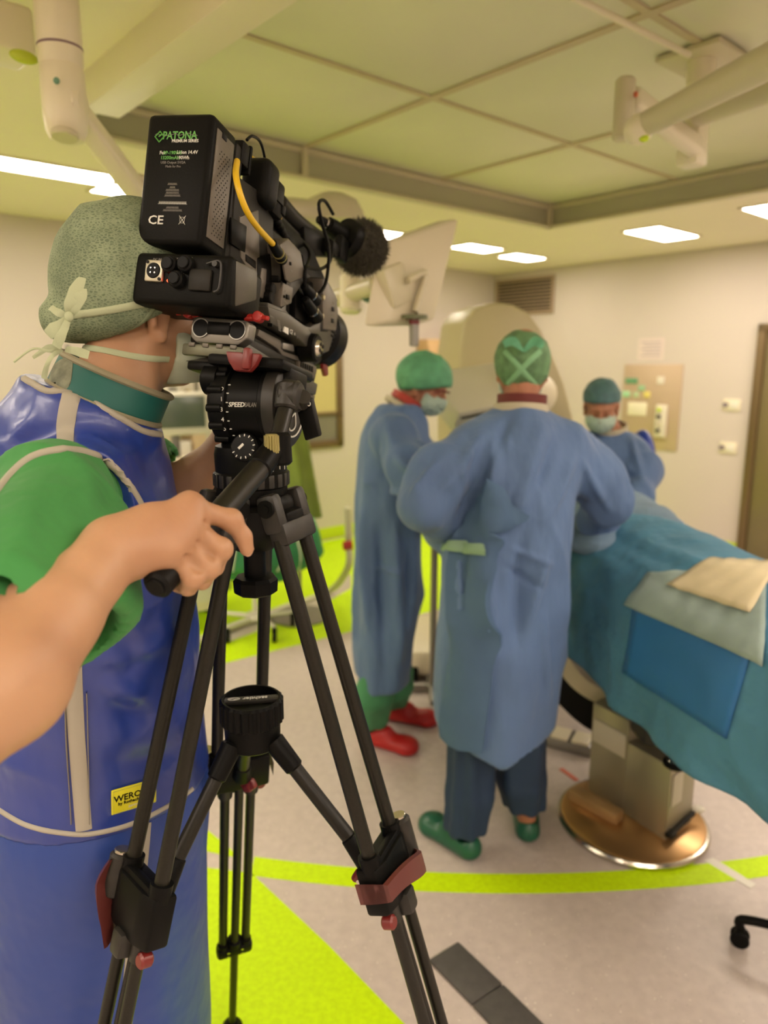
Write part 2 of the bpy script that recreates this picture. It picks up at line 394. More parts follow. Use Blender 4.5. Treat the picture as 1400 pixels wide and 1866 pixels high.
mb = MB(ROOM).box(((S0+S1)/2, T1-.005, .06), (S1-S0, .01, .12), .003); struct(mb.build('baseboard_back', m_lime2))
# canopy: separate filter sheets (each a part), seams and a skirt of profile
can = struct(bpy.data.objects.new('ceiling_canopy', None)); COL.objects.link(can)
svs = [LS0, 2.355, 3.37, LS1]; tvs = [LT0, 1.40, 2.40, LT1]
for i in range(3):
    for j in range(3):
        rbox('canopy_sheet', svs[i]+.012, svs[i+1]-.012, tvs[j]+.012, tvs[j+1]-.012, LH+.004, LH+.03, m_laf, can, .003)
for i in (1, 2): rbox('seam', svs[i]-.02, svs[i]+.02, LT0, LT1, LH-.004, LH+.03, m_seam, can)
for j in (1, 2): rbox('seam', LS0, LS1, tvs[j]-.015, tvs[j]+.015, LH-.003, LH+.03, m_seam, can)
for a in ((LS0, LS0+.012, LT0, LT1), (LS1-.012, LS1, LT0, LT1), (LS0, LS1, LT0, LT0+.012), (LS0, LS1, LT1-.012, LT1)):
    rbox('skirt', *a, HC-.012, LH+.01, m_frame, can)
for a in ((LS0-.02, LS0+.03, LT0, LT1), (LS1-.03, LS1+.02, LT0, LT1), (LS0, LS1, LT0-.02, LT0+.03), (LS0, LS1, LT1-.03, LT1+.02)):
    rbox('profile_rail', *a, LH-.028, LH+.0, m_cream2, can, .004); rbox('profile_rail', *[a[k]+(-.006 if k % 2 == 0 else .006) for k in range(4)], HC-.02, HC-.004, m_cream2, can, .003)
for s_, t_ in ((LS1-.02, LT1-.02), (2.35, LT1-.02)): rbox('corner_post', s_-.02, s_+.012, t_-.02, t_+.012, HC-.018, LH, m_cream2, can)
# ------------------------------------------------------------------ ceiling lamps (recessed luminous panels)
m_lamp = mat('lit_diffuser', (.9, .9, .85), .4, emit=(LAMP_COL, LAMP_PWR))
def lamp(c, dirv, L_, Wd, label, grp='recessed luminous ceiling panels'):
    r = root('ceiling_lamp', label, 'ceiling lamp', (c.x, c.y, HC), grp); d = Vector(dirv).normalized()
    M = xf((c.x, c.y, HC-.004), d)
    fr = MB(M)
    for a in ((-L_/2, 0, .02, Wd), (L_/2, 0, .02, Wd), (0, -Wd/2, L_+.02, .02), (0, Wd/2, L_+.02, .02)): fr.box((a[0], a[1], 0), (a[2], a[3], .012))
    fr.build('lamp_frame', m_cream, r)
    MB(M).box((0, 0, -.001), (L_-.02, Wd-.02, .006)).build('diffuser', m_lamp, r)
def oc(x, y): return onplane(x, y, (0, 0, HC), Vector((0, 0, 1)))
lamp(oc(1207, 425), AX, .62, .30, 'short bright ceiling panel in front of the right-hand wall')
lamp(oc(1430, 384), AX, .62, .30, 'bright ceiling panel cut by the right edge of the photo')
lamp(oc(870, 451), AX, .44, .24, 'bright ceiling panel right of the pale monitor, left one of its pair')
lamp(oc(952, 468), AX, .44, .24, 'bright ceiling panel nearest the corner of the room')
lamp(oc(48, 302), AX, .88, .26, 'long bright ceiling panel at the left edge above the capped operator')
lamp(oc(236, 348), AX, .38, .26, 'short bright ceiling panel partly hidden by the battery')
lamp(oc(690, 424), AX, .55, .24, 'sliver of bright ceiling panel beside the furry microphone')
for s_, t_, d in ((5.4, 1.2, BX), (5.4, -.6, BX), (3.2, -1.2, AX), (1.2, -1.4, AX), (-.6, -1.4, AX), (-1.2, .6, BX), (-1.2, 2.6, BX), (-.3, 4.4, AX), (-2.6, -1.8, BX), (-2.8, 1.5, BX), (.2, -2.1, AX), (2.4, -.2, AX)):  # last pair: unseen panels added to brighten floor and foreground
    lamp(W(s_, t_), d, 1.1, .30, 'unseen ceiling panel or added fill panel beyond the edges of the photo', 'hidden ceiling panels')
# ------------------------------------------------------------------ window, door, wall fittings
def wallpx(x, y, wall='r'): return onplane(x, y, W(S1, 0) if wall == 'r' else W(0, T1), AX if wall == 'r' else BX)
def st(p): return p.dot(AX), p.dot(BX)
w1 = struct(bpy.data.objects.new('window_1', None)); COL.objects.link(w1)
a = st(wallpx(430, 700, 'b'))[0]; b = st(wallpx(622, 700, 'b'))[0]; z0 = wallpx(600, 815, 'b').z; z1 = wallpx(600, 640, 'b').z+.05
for q in ((a, a+.07, z0, z1), (b-.07, b, z0, z1), (a, b, z0, z0+.07), (a, b, z1-.07, z1), (a, b, z0+.30, z0+.33)):
    rbox('window_frame', q[0], q[1], T1-.03, T1+.01, q[2], q[3], m_brown, w1, .004)
rbox('pane', a+.06, b-.06, T1-.012, T1-.006, z0+.31, z1-.06, m_glass, w1)
rbox('pane', a+.06, b-.06, T1-.012, T1-.006, z0+.06, z0+.31, mat('lower_pane', (.20, .19, .14), .15), w1)
d1 = struct(bpy.data.objects.new('door_1', None)); COL.objects.link(d1)
tA = st(wallpx(1366, 800))[1]; dz = wallpx(1392, 590).z
m_door = mat('olive_door', (.17, .14, .06), .3, noise=(2, .1))
rbox('door_jamb', S1-.05, S1+.0, tA-.07, tA, 0, dz, m_brown, d1, .004)
rbox('door_jamb', S1-.05, S1+.0, tA-1.07, tA-1.0, 0, dz, m_brown, d1, .004)
rbox('door_head', S1-.05, S1+.0, tA-1.07, tA, dz-.07, dz, m_brown, d1, .004)
rbox('door_leaf', S1-.03, S1-.005, tA-1.0, tA-.07, .02, dz-.07, m_door, d1, .003)
# air grille
g = root('air_grille', 'brown slatted air grille high on the right-hand wall near the corner', 'air grille', wallpx(960, 573))
ta, tb = st(wallpx(1011, 540))[1], st(wallpx(905, 540))[1]; za, zb = wallpx(960, 574).z, wallpx(960, 506).z
m_gr = mat('grille_paint', (.34, .25, .17), .5)
for q in ((ta, ta+.03, za, zb), (tb-.03, tb, za, zb), (ta, tb, za, za+.03), (ta, tb, zb-.03, zb)): rbox('grille_frame', S1-.02, S1+.002, *q, m_gr, g)
for k in range(9): rbox('slat', S1-.016, S1-.004, ta+.02, tb-.02, za+.04+k*(zb-za-.07)/9, za+.04+k*(zb-za-.07)/9+.014, m_gr, g)
rbox('grille_back', S1-.004, S1-.001, ta, tb, za, zb, m_dark, g)
# steel service panel with its instruments
g = root('service_panel', 'flat steel service panel with gauges and labels on the right-hand wall', 'control panel', wallpx(1188, 815))
ta, tb = st(wallpx(1241, 740))[1], st(wallpx(1135, 740))[1]; za, zb = wallpx(1188, 818).z, wallpx(1188, 664).z
m_pan = mat('panel_steel', (.52, .40, .28), .45, metal=.35)
rbox('panel_plate', S1-.012, S1+.002, ta, tb, za, zb, m_pan, g, .004)
for (x, y, w_, h_, c, nm) in ((1153, 694, 22, 9, (.12, .30, .16), 'green_label'), (1171, 707, 12, 9, (.30, .5, .3), 'green_label'), (1143, 718, 14, 10, (.35, .62, .38), 'green_label'), (1161, 719, 10, 9, (.42, .55, .33), 'green_label'), (1181, 719, 11, 10, (.72, .62, .18), 'yellow_label'), (1163, 745, 34, 22, (.74, .70, .52), 'white_label'), (1206, 693, 12, 12, (.70, .66, .58), 'dial')):
    p = wallpx(x, y); s_, t_ = st(p); q = p.length/FPX
    rbox(nm, S1-.02, S1-.01, t_-w_*q/2, t_+w_*q/2, p.z-h_*q/2, p.z+h_*q/2, mat(nm, c, .4), g, .003)
p = wallpx(1208, 765); s_, t_ = st(p)
rbox('outlet_block', S1-.05, S1-.01, t_-.055, t_+.055, p.z-.16, p.z+.14, mat('outlet_white', (.66, .62, .50), .35), g, .012)
for k in range(4): MB(ROOM).cyl((S1-.075, t_+.01, p.z-.10+k*.065), (S1-.05, t_+.01, p.z-.10+k*.065), .017).build('gas_outlet', (m_dark, m_cream2, m_dark, m_lime2)[k], g)
# notice, switches
p = wallpx(1187, 636); s_, t_ = st(p)
nt_ = rbox('notice', S1-.004, S1+.001, t_-.13, t_+.13, p.z-.10, p.z+.10, mat('paper_lilac', (.66, .56, .52), .6)); tag(nt_, 'pale paper notice taped above the steel service panel', 'notice')
for k in range(5): rbox('text_line', S1-.0055, S1-.004, t_-.10, t_+.10-.03*(k % 2), p.z+.055-k*.03, p.z+.066-k*.03, mat('print_grey', (.42, .36, .38), .6), nt_)
for i, (x, y, lb) in enumerate(((1335, 738, 'upper'), (1328, 816, 'lower'))):
    p = wallpx(x, y); s_, t_ = st(p); g = root('wall_switch', f'white double wall switch beside the door, {lb} one', 'switch', p, 'switches by the door')
    rbox('cover_plate', S1-.012, S1+.002, t_-.075, t_+.075, p.z-.05, p.z+.05, m_cream, g, .005)
    rbox('rocker', S1-.018, S1-.01, t_-.055, t_+.015, p.z-.032, p.z+.032, m_white, g, .004)
    MB(ROOM).cyl((S1-.022, t_+.05, p.z), (S1-.01, t_+.05, p.z), .022).build('key_socket', mat('dark_violet', (.18, .14, .18), .4), g)
# small tan wall cabinet on the back wall
p = wallpx(780, 650, 'b'); s_, t_ = st(p)
g = root('wall_cabinet', 'small tan wall cabinet on the back wall below the pale monitor', 'cabinet', p)
m_tan = mat('tan_laminate', (.58, .38, .19), .5)
rbox('cabinet_body', s_-.16, s_+.20, T1-.16, T1, p.z-.22, p.z+.17, m_tan, g, .006)
rbox('cabinet_door', s_-.15, s_+.19, T1-.175, T1-.16, p.z-.21, p.z+.10, m_tan, g, .004)
# ------------------------------------------------------------------ foreground gear: materials
m_tube = mat('carbon_tube', (.013, .012, .008), 0.36, spec=.28, noise=(300, .25))
m_blk = mat('matt_black_casting', (.0045, .0045, .004), .42, spec=.10)
m_blk2 = mat('worn_black_casting', (.022, .020, .016), .46, spec=.4, noise=(60, .3))
m_red = mat('red_plastic', (.15, .014, .012), .38)
m_redb = mat('bright_red_anodised', (.36, .020, .016), .3)
m_maroon = mat('maroon_clamp', (.10, .022, .018), .4)
m_brass = mat('brass_knob', (.36, .32, .12), .35, metal=.6)
m_chrome = mat('chrome', (.55, .52, .45), .2, metal=1.)
m_print = mat('white_print', (.62, .62, .56), .5)
m_printg = mat('grey_print', (.20, .19, .16), .5)
m_green = mat('green_print', (.10, .36, .06), .5)
m_gun = mat('gunmetal_paint', (.075, .070, .055), .40, metal=.3, bump=(400, .04))
m_gun2 = mat('taupe_paint', (.125, .110, .088), .42, metal=.3, bump=(400, .04))
m_rub = mat('black_rubber', (.006, .006, .0055), .5, spec=.12)
m_yel = mat('yellow_cable', (.66, .43, .012), .35)
# ------------------------------------------------------------------ tripod
AXY = Vector((-.201, 1.08, 0))
tri = root('tripod', 'black two-stage camera tripod with maroon leg clamps standing on the floor in front', 'tripod', AXY)
def leg(az, name='leg', detail=True, back=False):
    d = Vector((math.cos(az), math.sin(az), 0)); tg = Vector((-d.y, d.x, 0)); sl = .2965; r0 = .058
    pt = lambda h, lat=0., rad=0.: AXY + d*(r0+(1.43-h)*sl+rad) + tg*lat + Vector((0, 0, h))
    ax = (pt(0)-pt(1)).normalized(); nrm = tg.cross(ax).normalized()
    if nrm.dot(d) < 0: nrm = -nrm
    mb = MB()
    for s_ in (-1, 1): mb.cyl(pt(1.40, .036*s_), pt(.862, .043*s_), .0112, n=20)
    L_ = mb.build(name, m_tube, tri)
    # yoke joining the two tubes to the crown
    M = Matrix((tg, nrm, -ax)).transposed().to_4x4(); M.translation = pt(1.425)
    y = MB(M)
    y.box((0, .004, -.020), (.092, .030, .034), .006); y.box((-.036, 0, .012), (.026, .034, .06), .009); y.box((.036, 0, .012), (.026, .034, .06), .009)
    y.build('yoke', m_blk2, L_)
    y = MB(M); y.box((0, -.004, .022), (.044, .030, .028), .011)
    for s_ in (-1, 1): y.cyl((.0485*s_, 0, .022), (.052*s_, 0, .022), .013); y.cyl((.052*s_, 0, .022), (.0535*s_, 0, .022), .006)
    y.build('pivot', m_blk, L_)
    # mid clamp
    M = Matrix((tg, nrm, -ax)).transposed().to_4x4(); M.translation = pt(.887)
    c = MB(M)
    c.prism([(-.058, -.022), (.058, -.022), (.058, .014), (.03, .022), (-.03, .022), (-.058, .014)], -.055, .022, .005)
    for s_ in (-1, 1): c.cyl((.043*s_, 0, .012), (.043*s_, 0, .038), .0165)
    c.prism([(-.05, .0), (.05, .0), (.05, .016), (-.05, .016)], -.02, .03, .005)
    c.build('clamp_body', m_blk, L_)
    c = MB(M)
    c.prism([(-.020, .0), (.020, 0), (.014, .03), (-.014, .03)], -.085, -.048, .006)
    for s_ in (-1, 1): c.cyl((.026*s_, 0, -.083), (.026*s_, 0, -.05), .015)
    c.build('clamp_foot', m_blk2, L_)
    # maroon lever wrapping the clamp
    s0 = -1 if az > 3 else 1
    rows = []
    if s0 < 0:
        for i in range(13):
            t = i/12; x = -.064-.010*math.sin(PI*t); z_ = .030-.115*t; w_ = .012+.016*math.sin(PI*min(1, t*1.1+.1))
            rows.append([(x, -w_, z_), (x-.006, -w_*.8, z_), (x-.006, w_*1.1, z_), (x, w_*1.3, z_), (x+.010+.034*max(0, min(1, t*2.2-.7)), .032+.010*math.sin(PI*t), z_), (x+.008+.034*max(0, min(1, t*2.2-.7)), .026, z_), (x+.006, -w_, z_), (x, -w_, z_)])
    else:
        for i in range(15):
            t = (i-3)/11; x = -.064+.122*max(t, 0); yy = (-.024+.016*(i)) if t < 0 else .024+.006*math.sin(PI*t)+.014*t-(.020*max(0, t-.88)/.12); za = -.026-.020*max(t, 0)+.004*math.sin(6*t); zb_ = .004-.016*max(t, 0)+.006*math.sin(PI*max(t, 0)*1.3)
            rows.append([(x, yy, za), (x, yy+.007, za+.002), (x, yy+.007, zb_-.002), (x, yy, zb_), (x, yy, za)])
    MB(M).grid(rows).build('clamp_lever', m_maroon, L_)
    k = MB(M); k.cyl((s0*.060, .010, -.030), (s0*.060, .010, .036), .0175, ch=.004); k.build('lever_hinge', m_blk2, L_)
    k = MB(M); k.cyl((s0*.060, .010, .036), (s0*.060, .010, .041), .0125, ch=.001); k.build('clamp_screw', m_chrome, L_)
    k = MB(M); k.cyl((-.045*s0, -.006, -.072), (-.045*s0, .014, -.072), .011, ch=.003); k.build('stop_button', m_red, L_)
    # second stage: pair of tubes with the inner tube between
    mb = MB()
    for s_ in (-1, 1): mb.cyl(pt(.87, .026*s_, .002), pt(.325, .026*s_, .002), .0098, n=18)
    mb.cyl(pt(.87, 0, -.010), pt(.01, 0, 0), .0092, n=18); mb.build('second_stage', m_tube, L_)
    M = Matrix((tg, nrm, -ax)).transposed().to_4x4(); M.translation = pt(.322)
    c = MB(M); c.box((0, 0, 0), (.082, .030, .034), .009); c.cyl((0, 0, .010), (0, 0, .032), .017, ch=.003)
    for s_ in (-1, 1): c.cyl((.026*s_, 0, .01), (.026*s_, 0, .024), .0125)
    c.build('lower_clamp', m_blk, L_)
    c = MB(M)
    for s_ in (-1, 1):
        for q in (-.007, .007): c.cyl((.016*s_, -.016, q), (.016*s_, -.0145, q), .003); c.cyl((.016*s_, .0145, q), (.016*s_, .016, q), .003)
    c.build('clamp_rivets', m_chrome, L_)
    c = MB(); c.cyl(pt(.035), pt(.004), .014, .026, ch=.003); c.build('foot', m_rub, L_)
    return L_, pt
AZ = [math.radians(a) for a in (-22, 112.5, 225)]
legs = [leg(a) for a in AZ]
# crown and bowl
c = MB(Matrix.Translation(AXY))
c.lathe([(.030, 1.372), (.050, 1.392), (.062, 1.412), (.064, 1.440), (.056, 1.447), (.050, 1.440)], 40)
for a in AZ:
    d = Vector((math.cos(a), math.sin(a), 0)); M = xf((d.x*.058, d.y*.058, 1.418), d); c.box((0, 0, 0), (.036, .052, .044), .008, M)
c.build('crown', m_blk, tri)
c = MB(Matrix.Translation(AXY))
c.lathe([(.017, 1.325), (.017, 1.372), (.022, 1.38), (.030, 1.39)], 28)
c.build('bowl_bolt', m_blk, tri)
c = MB(Matrix.Translation(AXY+Vector((0, 0, 0))))
c.lathe([(.030, 1.300), (.034, 1.303), (.035, 1.322), (.031, 1.327), (.019, 1.328)], 9)
kn = c.build('bowl_nut', m_blk, tri, ang=20)
# mid-level spreader
HB = Vector((AXY.x-.014, AXY.y, 1.093)); sp = MB(Matrix.Translation(HB)); n_ = 30
sp.lathe([(.040, -.052), (.0445, -.048), (.0455, -.012), (.0465, -.008)], 48)
hub = sp.build('spreader_hub', m_blk, tri)
sp = MB(Matrix.Translation(HB)); prof = []
vs = []; fs = []; NN = 26*4
for z_, rr in ((-.010, .0475), (-.008, .050), (.026, .050), (.030, .047), (.030, .0435), (.012, .042)):
    for i in range(NN): q = rr+(.0016 if (i % 4) < 2 else -.0008)*(1 if z_ < .028 and rr > .047 else 0); a = 2*PI*i/NN; vs.append((q*math.cos(a), q*math.sin(a), z_))
for j in range(5):
    for i in range(NN): i2 = (i+1) % NN; fs.append((j*NN+i, j*NN+i2, (j+1)*NN+i2, (j+1)*NN+i))
fs.append(tuple(5*NN+i for i in range(NN))); sp.add(vs, fs); sp.build('grip_ring', m_blk, hub, ang=25)
sp = MB(Matrix.Translation(HB)); sp.box((0, 0, .0255), (.088, .018, .006), .001, Matrix.Rotation(.15, 4, 'Z')); sp.build('name_bar', m_blk2, hub)
Mt = Matrix.Translation(HB+Vector((0, 0, .0288))) @ Matrix.Rotation(.15+PI, 4, 'Z') @ Matrix.Translation((-.026, -.0035, 0))
text('name_print', 'sachtler', Mt, .0125, m_print, hub, bold=.0002)
rg = MB(Matrix.Translation(HB+Vector((0, 0, .0290))) @ Matrix.Rotation(.15, 4, 'Z')); rg.tube([(-.022+.0095*math.cos(q*PI/12)-.006, .0042*math.sin(q*PI/12), 0) for q in range(24)], .0006, 6, True); rg.tube([(-.036, -.0015, 0), (-.028, .0018, 0), (-.028, -.0018, 0), (-.020, .0015, 0)], .0005, 6); rg.build('emblem_print', m_print, hub)
for (L_, pt), az in zip(legs, AZ):
    d = Vector((math.cos(az), math.sin(az), 0)); a = HB+d*.040+Vector((0, 0, -.040)); b = pt(.90, 0, -.03)+Vector((0, 0, -.02)); dr = (b-a).normalized(); Ln = (b-a).length
    ar = MB().cyl(a+dr*.035, b-dr*.02, .0118, n=20).build('spreader_arm', m_tube, tri)
    s2 = MB(); s2.cyl(a-dr*.004, a+dr*.055, .0175, .0155, ch=.003); s2.box((0, 0, 0), (.026, .024, .03), .006, xf(a+dr*.008, Vector((0, 0, 1)), dr)); s2.build('arm_socket', m_blk, ar)
    s2 = MB(); s2.cyl(b-dr*.045, b+dr*.006, .014, .019, ch=.003); s2.build('arm_end', m_blk, ar)
    tg = Vector((-d.y, d.x, 0)); kp = b-Vector((0, 0, .026))-tg*.012
    s2 = MB(xf(kp, d+tg*.8)); s2.box((0, 0, 0), (.034, .012, .020), .004, Matrix.Rotation(.6, 4, 'Y')); s2.box((0, 0, .0), (.014, .016, .024), .004); s2.build('lock_knob', m_red, ar)
    s2 = MB().cyl(kp-d*.002-tg*.012, kp+tg*.004-d*.004, .004); s2.build('knob_screw', m_chrome, ar)
# ------------------------------------------------------------------ camcorder frame of reference
YW, TL, RL = (math.radians(v) for v in (15.0, 10.5, 4.0))
_f = Vector((math.sin(YW)*math.cos(TL), math.cos(YW)*math.cos(TL), -math.sin(TL))); _r0 = Vector((math.cos(YW), -math.sin(YW), 0)); _u0 = _r0.cross(_f)
_r = _r0*math.cos(RL)-_u0*math.sin(RL); _u = _u0*math.cos(RL)+_r0*math.sin(RL)
CO = P(317, 326, 1.0)
CM = Matrix((_r, _f, _u)).transposed().to_4x4(); CM.translation = CO; CI = CM.inverted()
def cl(x, y, r=None, f=None, u=None):                     # pixel on a plane of the camcorder -> its local coordinates
    if r is not None: return CI @ onplane(x, y, CM @ Vector((r, 0, 0)), _r)
    if f is not None: return CI @ onplane(x, y, CM @ Vector((0, f, 0)), _f)
    return CI @ onplane(x, y, CM @ Vector((0, 0, u)), _u)
# ------------------------------------------------------------------ fluid head (tilts with the camera)
hd = root('fluid_head', 'black fluid head with round drum and red release lever on top of the tripod', 'tripod head', AXY+Vector((0, 0, 1.445)))
c = MB(Matrix.Translation(AXY))
c.lathe([(.040, 1.438), (.050, 1.446), (.0535, 1.462), (.0535, 1.470), (.056, 1.472), (.056, 1.492), (.0535, 1.494), (.0545, 1.520), (.052, 1.532), (.030, 1.540)], 48)
c.build('pan_base', m_blk, hd)
c = MB(Matrix.Translation(AXY))
for i in range(22): a = 2*PI*i/22; c.box((0, 0, 0), (.006, .010, .020), .002, xf((.0545*math.cos(a), .0545*math.sin(a), 1.482), Vector((math.cos(a), math.sin(a), 0))))
c.build('drag_ring', m_blk2, hd)
c = MB(Matrix.Translation(AXY))
for i in range(7): a = -PI/2+.02+i*.26; c.box((0, 0, 0), (.0006, .0012, .006+.004*(i % 2)), 0, xf((.0540*math.cos(a), .0540*math.sin(a), 1.502), Vector((math.cos(a), math.sin(a), 0))))
c.build('ring_scale', m_print, hd)
DC = Vector((AXY.x+.010, AXY.y, 1.590)); hr = _r0; hf = Vector((hr.y*-1, hr.x, 0)); HM = Matrix((hr, hf, Vector((0, 0, 1)))).transposed().to_4x4(); HM.translation = DC
RX = Matrix.Rotation(PI/2, 4, 'Y')
c = MB(HM); c.lathe([(.046, -.056), (.058, -.048), (.060, -.042), (.060, -.022), (.055, -.020), (.055, .026), (.057, .028), (.057, .034)], 56, RX); c.build('drum', m_blk, hd)
c = MB(HM); c.lathe([(.050, .032), (.060, .035), (.0615, .042), (.060, .053), (.055, .057), (.02, .0575)], 56, RX); dk = c.build('drum_cap', m_blk2, hd)
c = MB(HM)
for i in range(14): a = 2*PI*i/14; c.cyl((-.048, math.cos(a)*.0585, math.sin(a)*.0585), (-.026, math.cos(a)*.0585, math.sin(a)*.0585), .006, n=10)
c.build('drag_wheel', m_blk, hd)
c = MB(HM)
for i in range(-3, 4): a = PI+i*.24-.1; c.box((-.019, 0, 0), (.004, .0006, .0014), 0, Matrix.Translation((0, math.cos(a)*.0556, -math.sin(a)*.0556)))
c.build('wheel_scale', m_print, hd)
for i, ch_ in enumerate('21345'):
    a = -.45+i*.24; text('scale_digit', ch_, HM @ Matrix.Translation((-.027, -.0605*math.cos(a), -.0605*math.sin(a)-.003)) @ Matrix.Rotation(PI/2-a*0, 4, 'X'), .009, m_print, hd)
text('brand_print', 'SPEED', HM @ Matrix.Translation((-.0165, -.0556, .002)) @ Matrix.Rotation(PI/2, 4, 'X'), .0092, m_print, hd, shear=.25, bold=.0002)
text('brand_print', 'BALANCE', HM @ Matrix.Translation((.0085, -.0556, .002)) @ Matrix.Rotation(PI/2, 4, 'X') @ Matrix.Diagonal((.62, 1, 1, 1)), .0092, m_printg, hd, shear=.25)
# emblem on the right-hand cap
EM = HM @ Matrix.Translation((.0584, 0, 0)) @ Matrix.Rotation(PI/2, 4, 'Z') @ Matrix.Rotation(PI/2, 4, 'X')
c = MB(EM); c.tube([(.044*math.cos(a*PI/24), .044*math.sin(a*PI/24), 0) for a in range(48)], .0014, 6, True)
c.tube(catmull([(-.020, -.020, 0), (-.012, -.033, 0), (0, -.034, 0), (.010, -.028, 0), (.010, -.010, 0)], 5), .0013, 6); c.tube(catmull([(.022, .018, 0), (.014, .033, 0), (0, .034, 0), (-.010, .028, 0), (-.010, .010, 0)], 5), .0013, 6)
c.tube([(-.010, .010, 0), (.022, .018, 0)], .0013, 6); c.tube([(.010, -.010, 0), (-.020, -.020, 0)], .0013, 6)
c.build('emblem_ring', m_print, dk); text('emblem_print', 'VIDEO 18', EM @ Matrix.Translation((-.026, -.004, 0)), .0115, m_print, dk, bold=.0002)
# dial with tick marks under the drum, neck
c = MB(HM); c.box((0, .0, -.046), (.080, .066, .034), .010); c.build('neck', m_blk, hd)
DM = HM @ Matrix.Translation((.004, -.043, -.058)) @ Matrix.Rotation(PI/2-.3, 4, 'X')
c = MB(DM); c.lathe([(.021, -.02), (.021, .010), (.018, .013), (.006, .0135)], 32); dl = c.build('brake_dial', m_blk, hd)
c = MB(DM)
for i in range(11): a = -2.6+i*.46; c.box((0, 0, .0126), (.0035, .0014, .0012), 0, Matrix.Rotation(a, 4, 'Z') @ Matrix.Translation((.0165, 0, 0)))
c.box((-.002, .002, .0142), (.010, .004, .0014), .0005, Matrix.Rotation(.8, 4, 'Z')); c.build('dial_marks', m_print, dl)
# tilting top
TM = CM.copy(); TM.translation = DC+_u*.060+_r*.004
c = MB(TM); c.box((0, 0, -.004), (.118, .12, .016), .005); c.box((-.052, 0, -.020), (.018, .07, .034), .006); c.box((.052, 0, -.020), (.018, .07, .034), .006)
c.build('tilt_platform', m_blk, hd)
c = MB(TM); c.lathe([(.018, -.074), (.023, -.070), (.023, -.048), (.017, -.046)], 28, Matrix.Translation((0, -.030, -.030)) @ RX); c.build('side_knob', m_blk, hd)
c = MB(TM); c.prism([(-.028, .010), (.026, .010), (.020, -.006), (.012, -.016), (-.012, -.016), (-.022, -.004)], .066, .078, .003, Matrix.Translation((.006, 0, -.005)) @ Matrix.Rotation(PI/2, 4, 'X')); c.box((.014, -.080, -.004), (.012, .012, .030), .004)
c.build('release_lever', m_red, hd)
# rosette, pan bar and its lever
RP = P(527, 722, 1.01); JP = P(503, 812, .975); HEND = P(287, 1066, .735); H0 = P(486, 838, .965)
c = MB(); c.cyl(RP-hr*.010, RP+hr*.018, .024, .022, ch=.004); c.cyl(RP+Vector((0, 0, .016)), RP-(RP-JP).normalized()*.022, .0175, .0165, ch=.003); c.cyl(RP+hr*.02, P(548, 735, 1.02), .012); c.build('rosette', m_blk2, hd)
c = MB(xf(P(553, 742, 1.03), hr)); c.prism([(-.012, .012), (.014, .014), (.026, -.040), (.004, -.048)], -.008, .008, .003, Matrix.Rotation(PI/2, 4, 'X')); lv = c.build('rosette_lever', m_blk, hd)
c = MB().tube([P(563+2.6*math.cos(a*PI/6), 736+3.6*math.sin(a*PI/6), 1.012) for a in range(12)], .0007, 6, True); c.build('lever_mark', m_print, lv)
pan = root('pan_bar', 'black telescopic pan bar with brass knob gripped by the operator', 'pan bar', JP)
c = MB(); c.cyl(RP-(RP-JP).normalized()*.012, JP, .0115, n=24); c.build('upper_rod', m_tube, pan)
dh = (HEND-H0).normalized()
c = MB(); c.cyl(JP+Vector((.004, 0, .018)), JP-Vector((-.004, 0, .026)), .0165, .018, ch=.004); c.cyl(JP-dh*.004, H0+dh*.028, .0155, .0175, ch=.003); c.build('elbow_joint', m_blk, pan)
c = MB(); kp = P(495, 806, .955); kk = MB(xf(kp)); 
for i in range(16): a = 2*PI*i/16; c.cyl(kp+Vector((.0088*math.cos(a), .0088*math.sin(a), -.014)), kp+Vector((.0084*math.cos(a), .0084*math.sin(a), .009)), .0018, n=6)
c.cyl(kp-Vector((0, 0, .022)), kp+Vector((0, 0, .011)), .0088, ch=.0015); c.build('brass_knob', m_brass, pan, label='ribbed brass knob')
c = MB(); c.cyl(H0+dh*.018, H0.lerp(HEND, .55), .0152, n=28); c.build('outer_tube', m_tube, pan)
c = MB(); c.cyl(H0.lerp(HEND, .45), HEND-dh*.004, .0148, .0152, n=28, ch=.003); c.cyl(HEND-dh*.02, HEND+dh*.004, .0160, .0157, n=28, ch=.0035); c.build('grip', m_rub, pan)
c = MB(); c.cyl(HEND+dh*.002, HEND+dh*.0058, .0105, ch=.001); c.build('end_plug', m_blk, pan)
# ------------------------------------------------------------------ camcorder
cc = root('camcorder', 'black shoulder camcorder with battery and furry microphone, mounted on the fluid head', 'video camera', CM @ Vector((.02, .2, -.22)))
def side(name, pts, r1, r0, m, parent=cc, bev=.003, **k):    # photo outline lying on side plane r1, body extruded inwards to r0
    q = [cl(x, y, r=r1) for x, y in pts]; M = Matrix(((0, 0, 1, 0), (1, 0, 0, 0), (0, 1, 0, 0), (0, 0, 0, 1)))
    return MB(CM).prism([(v.y, v.z) for v in q], r0, r1, bev, M).build(name, m, parent, **k)
def sq(c): return CM @ Vector(c)
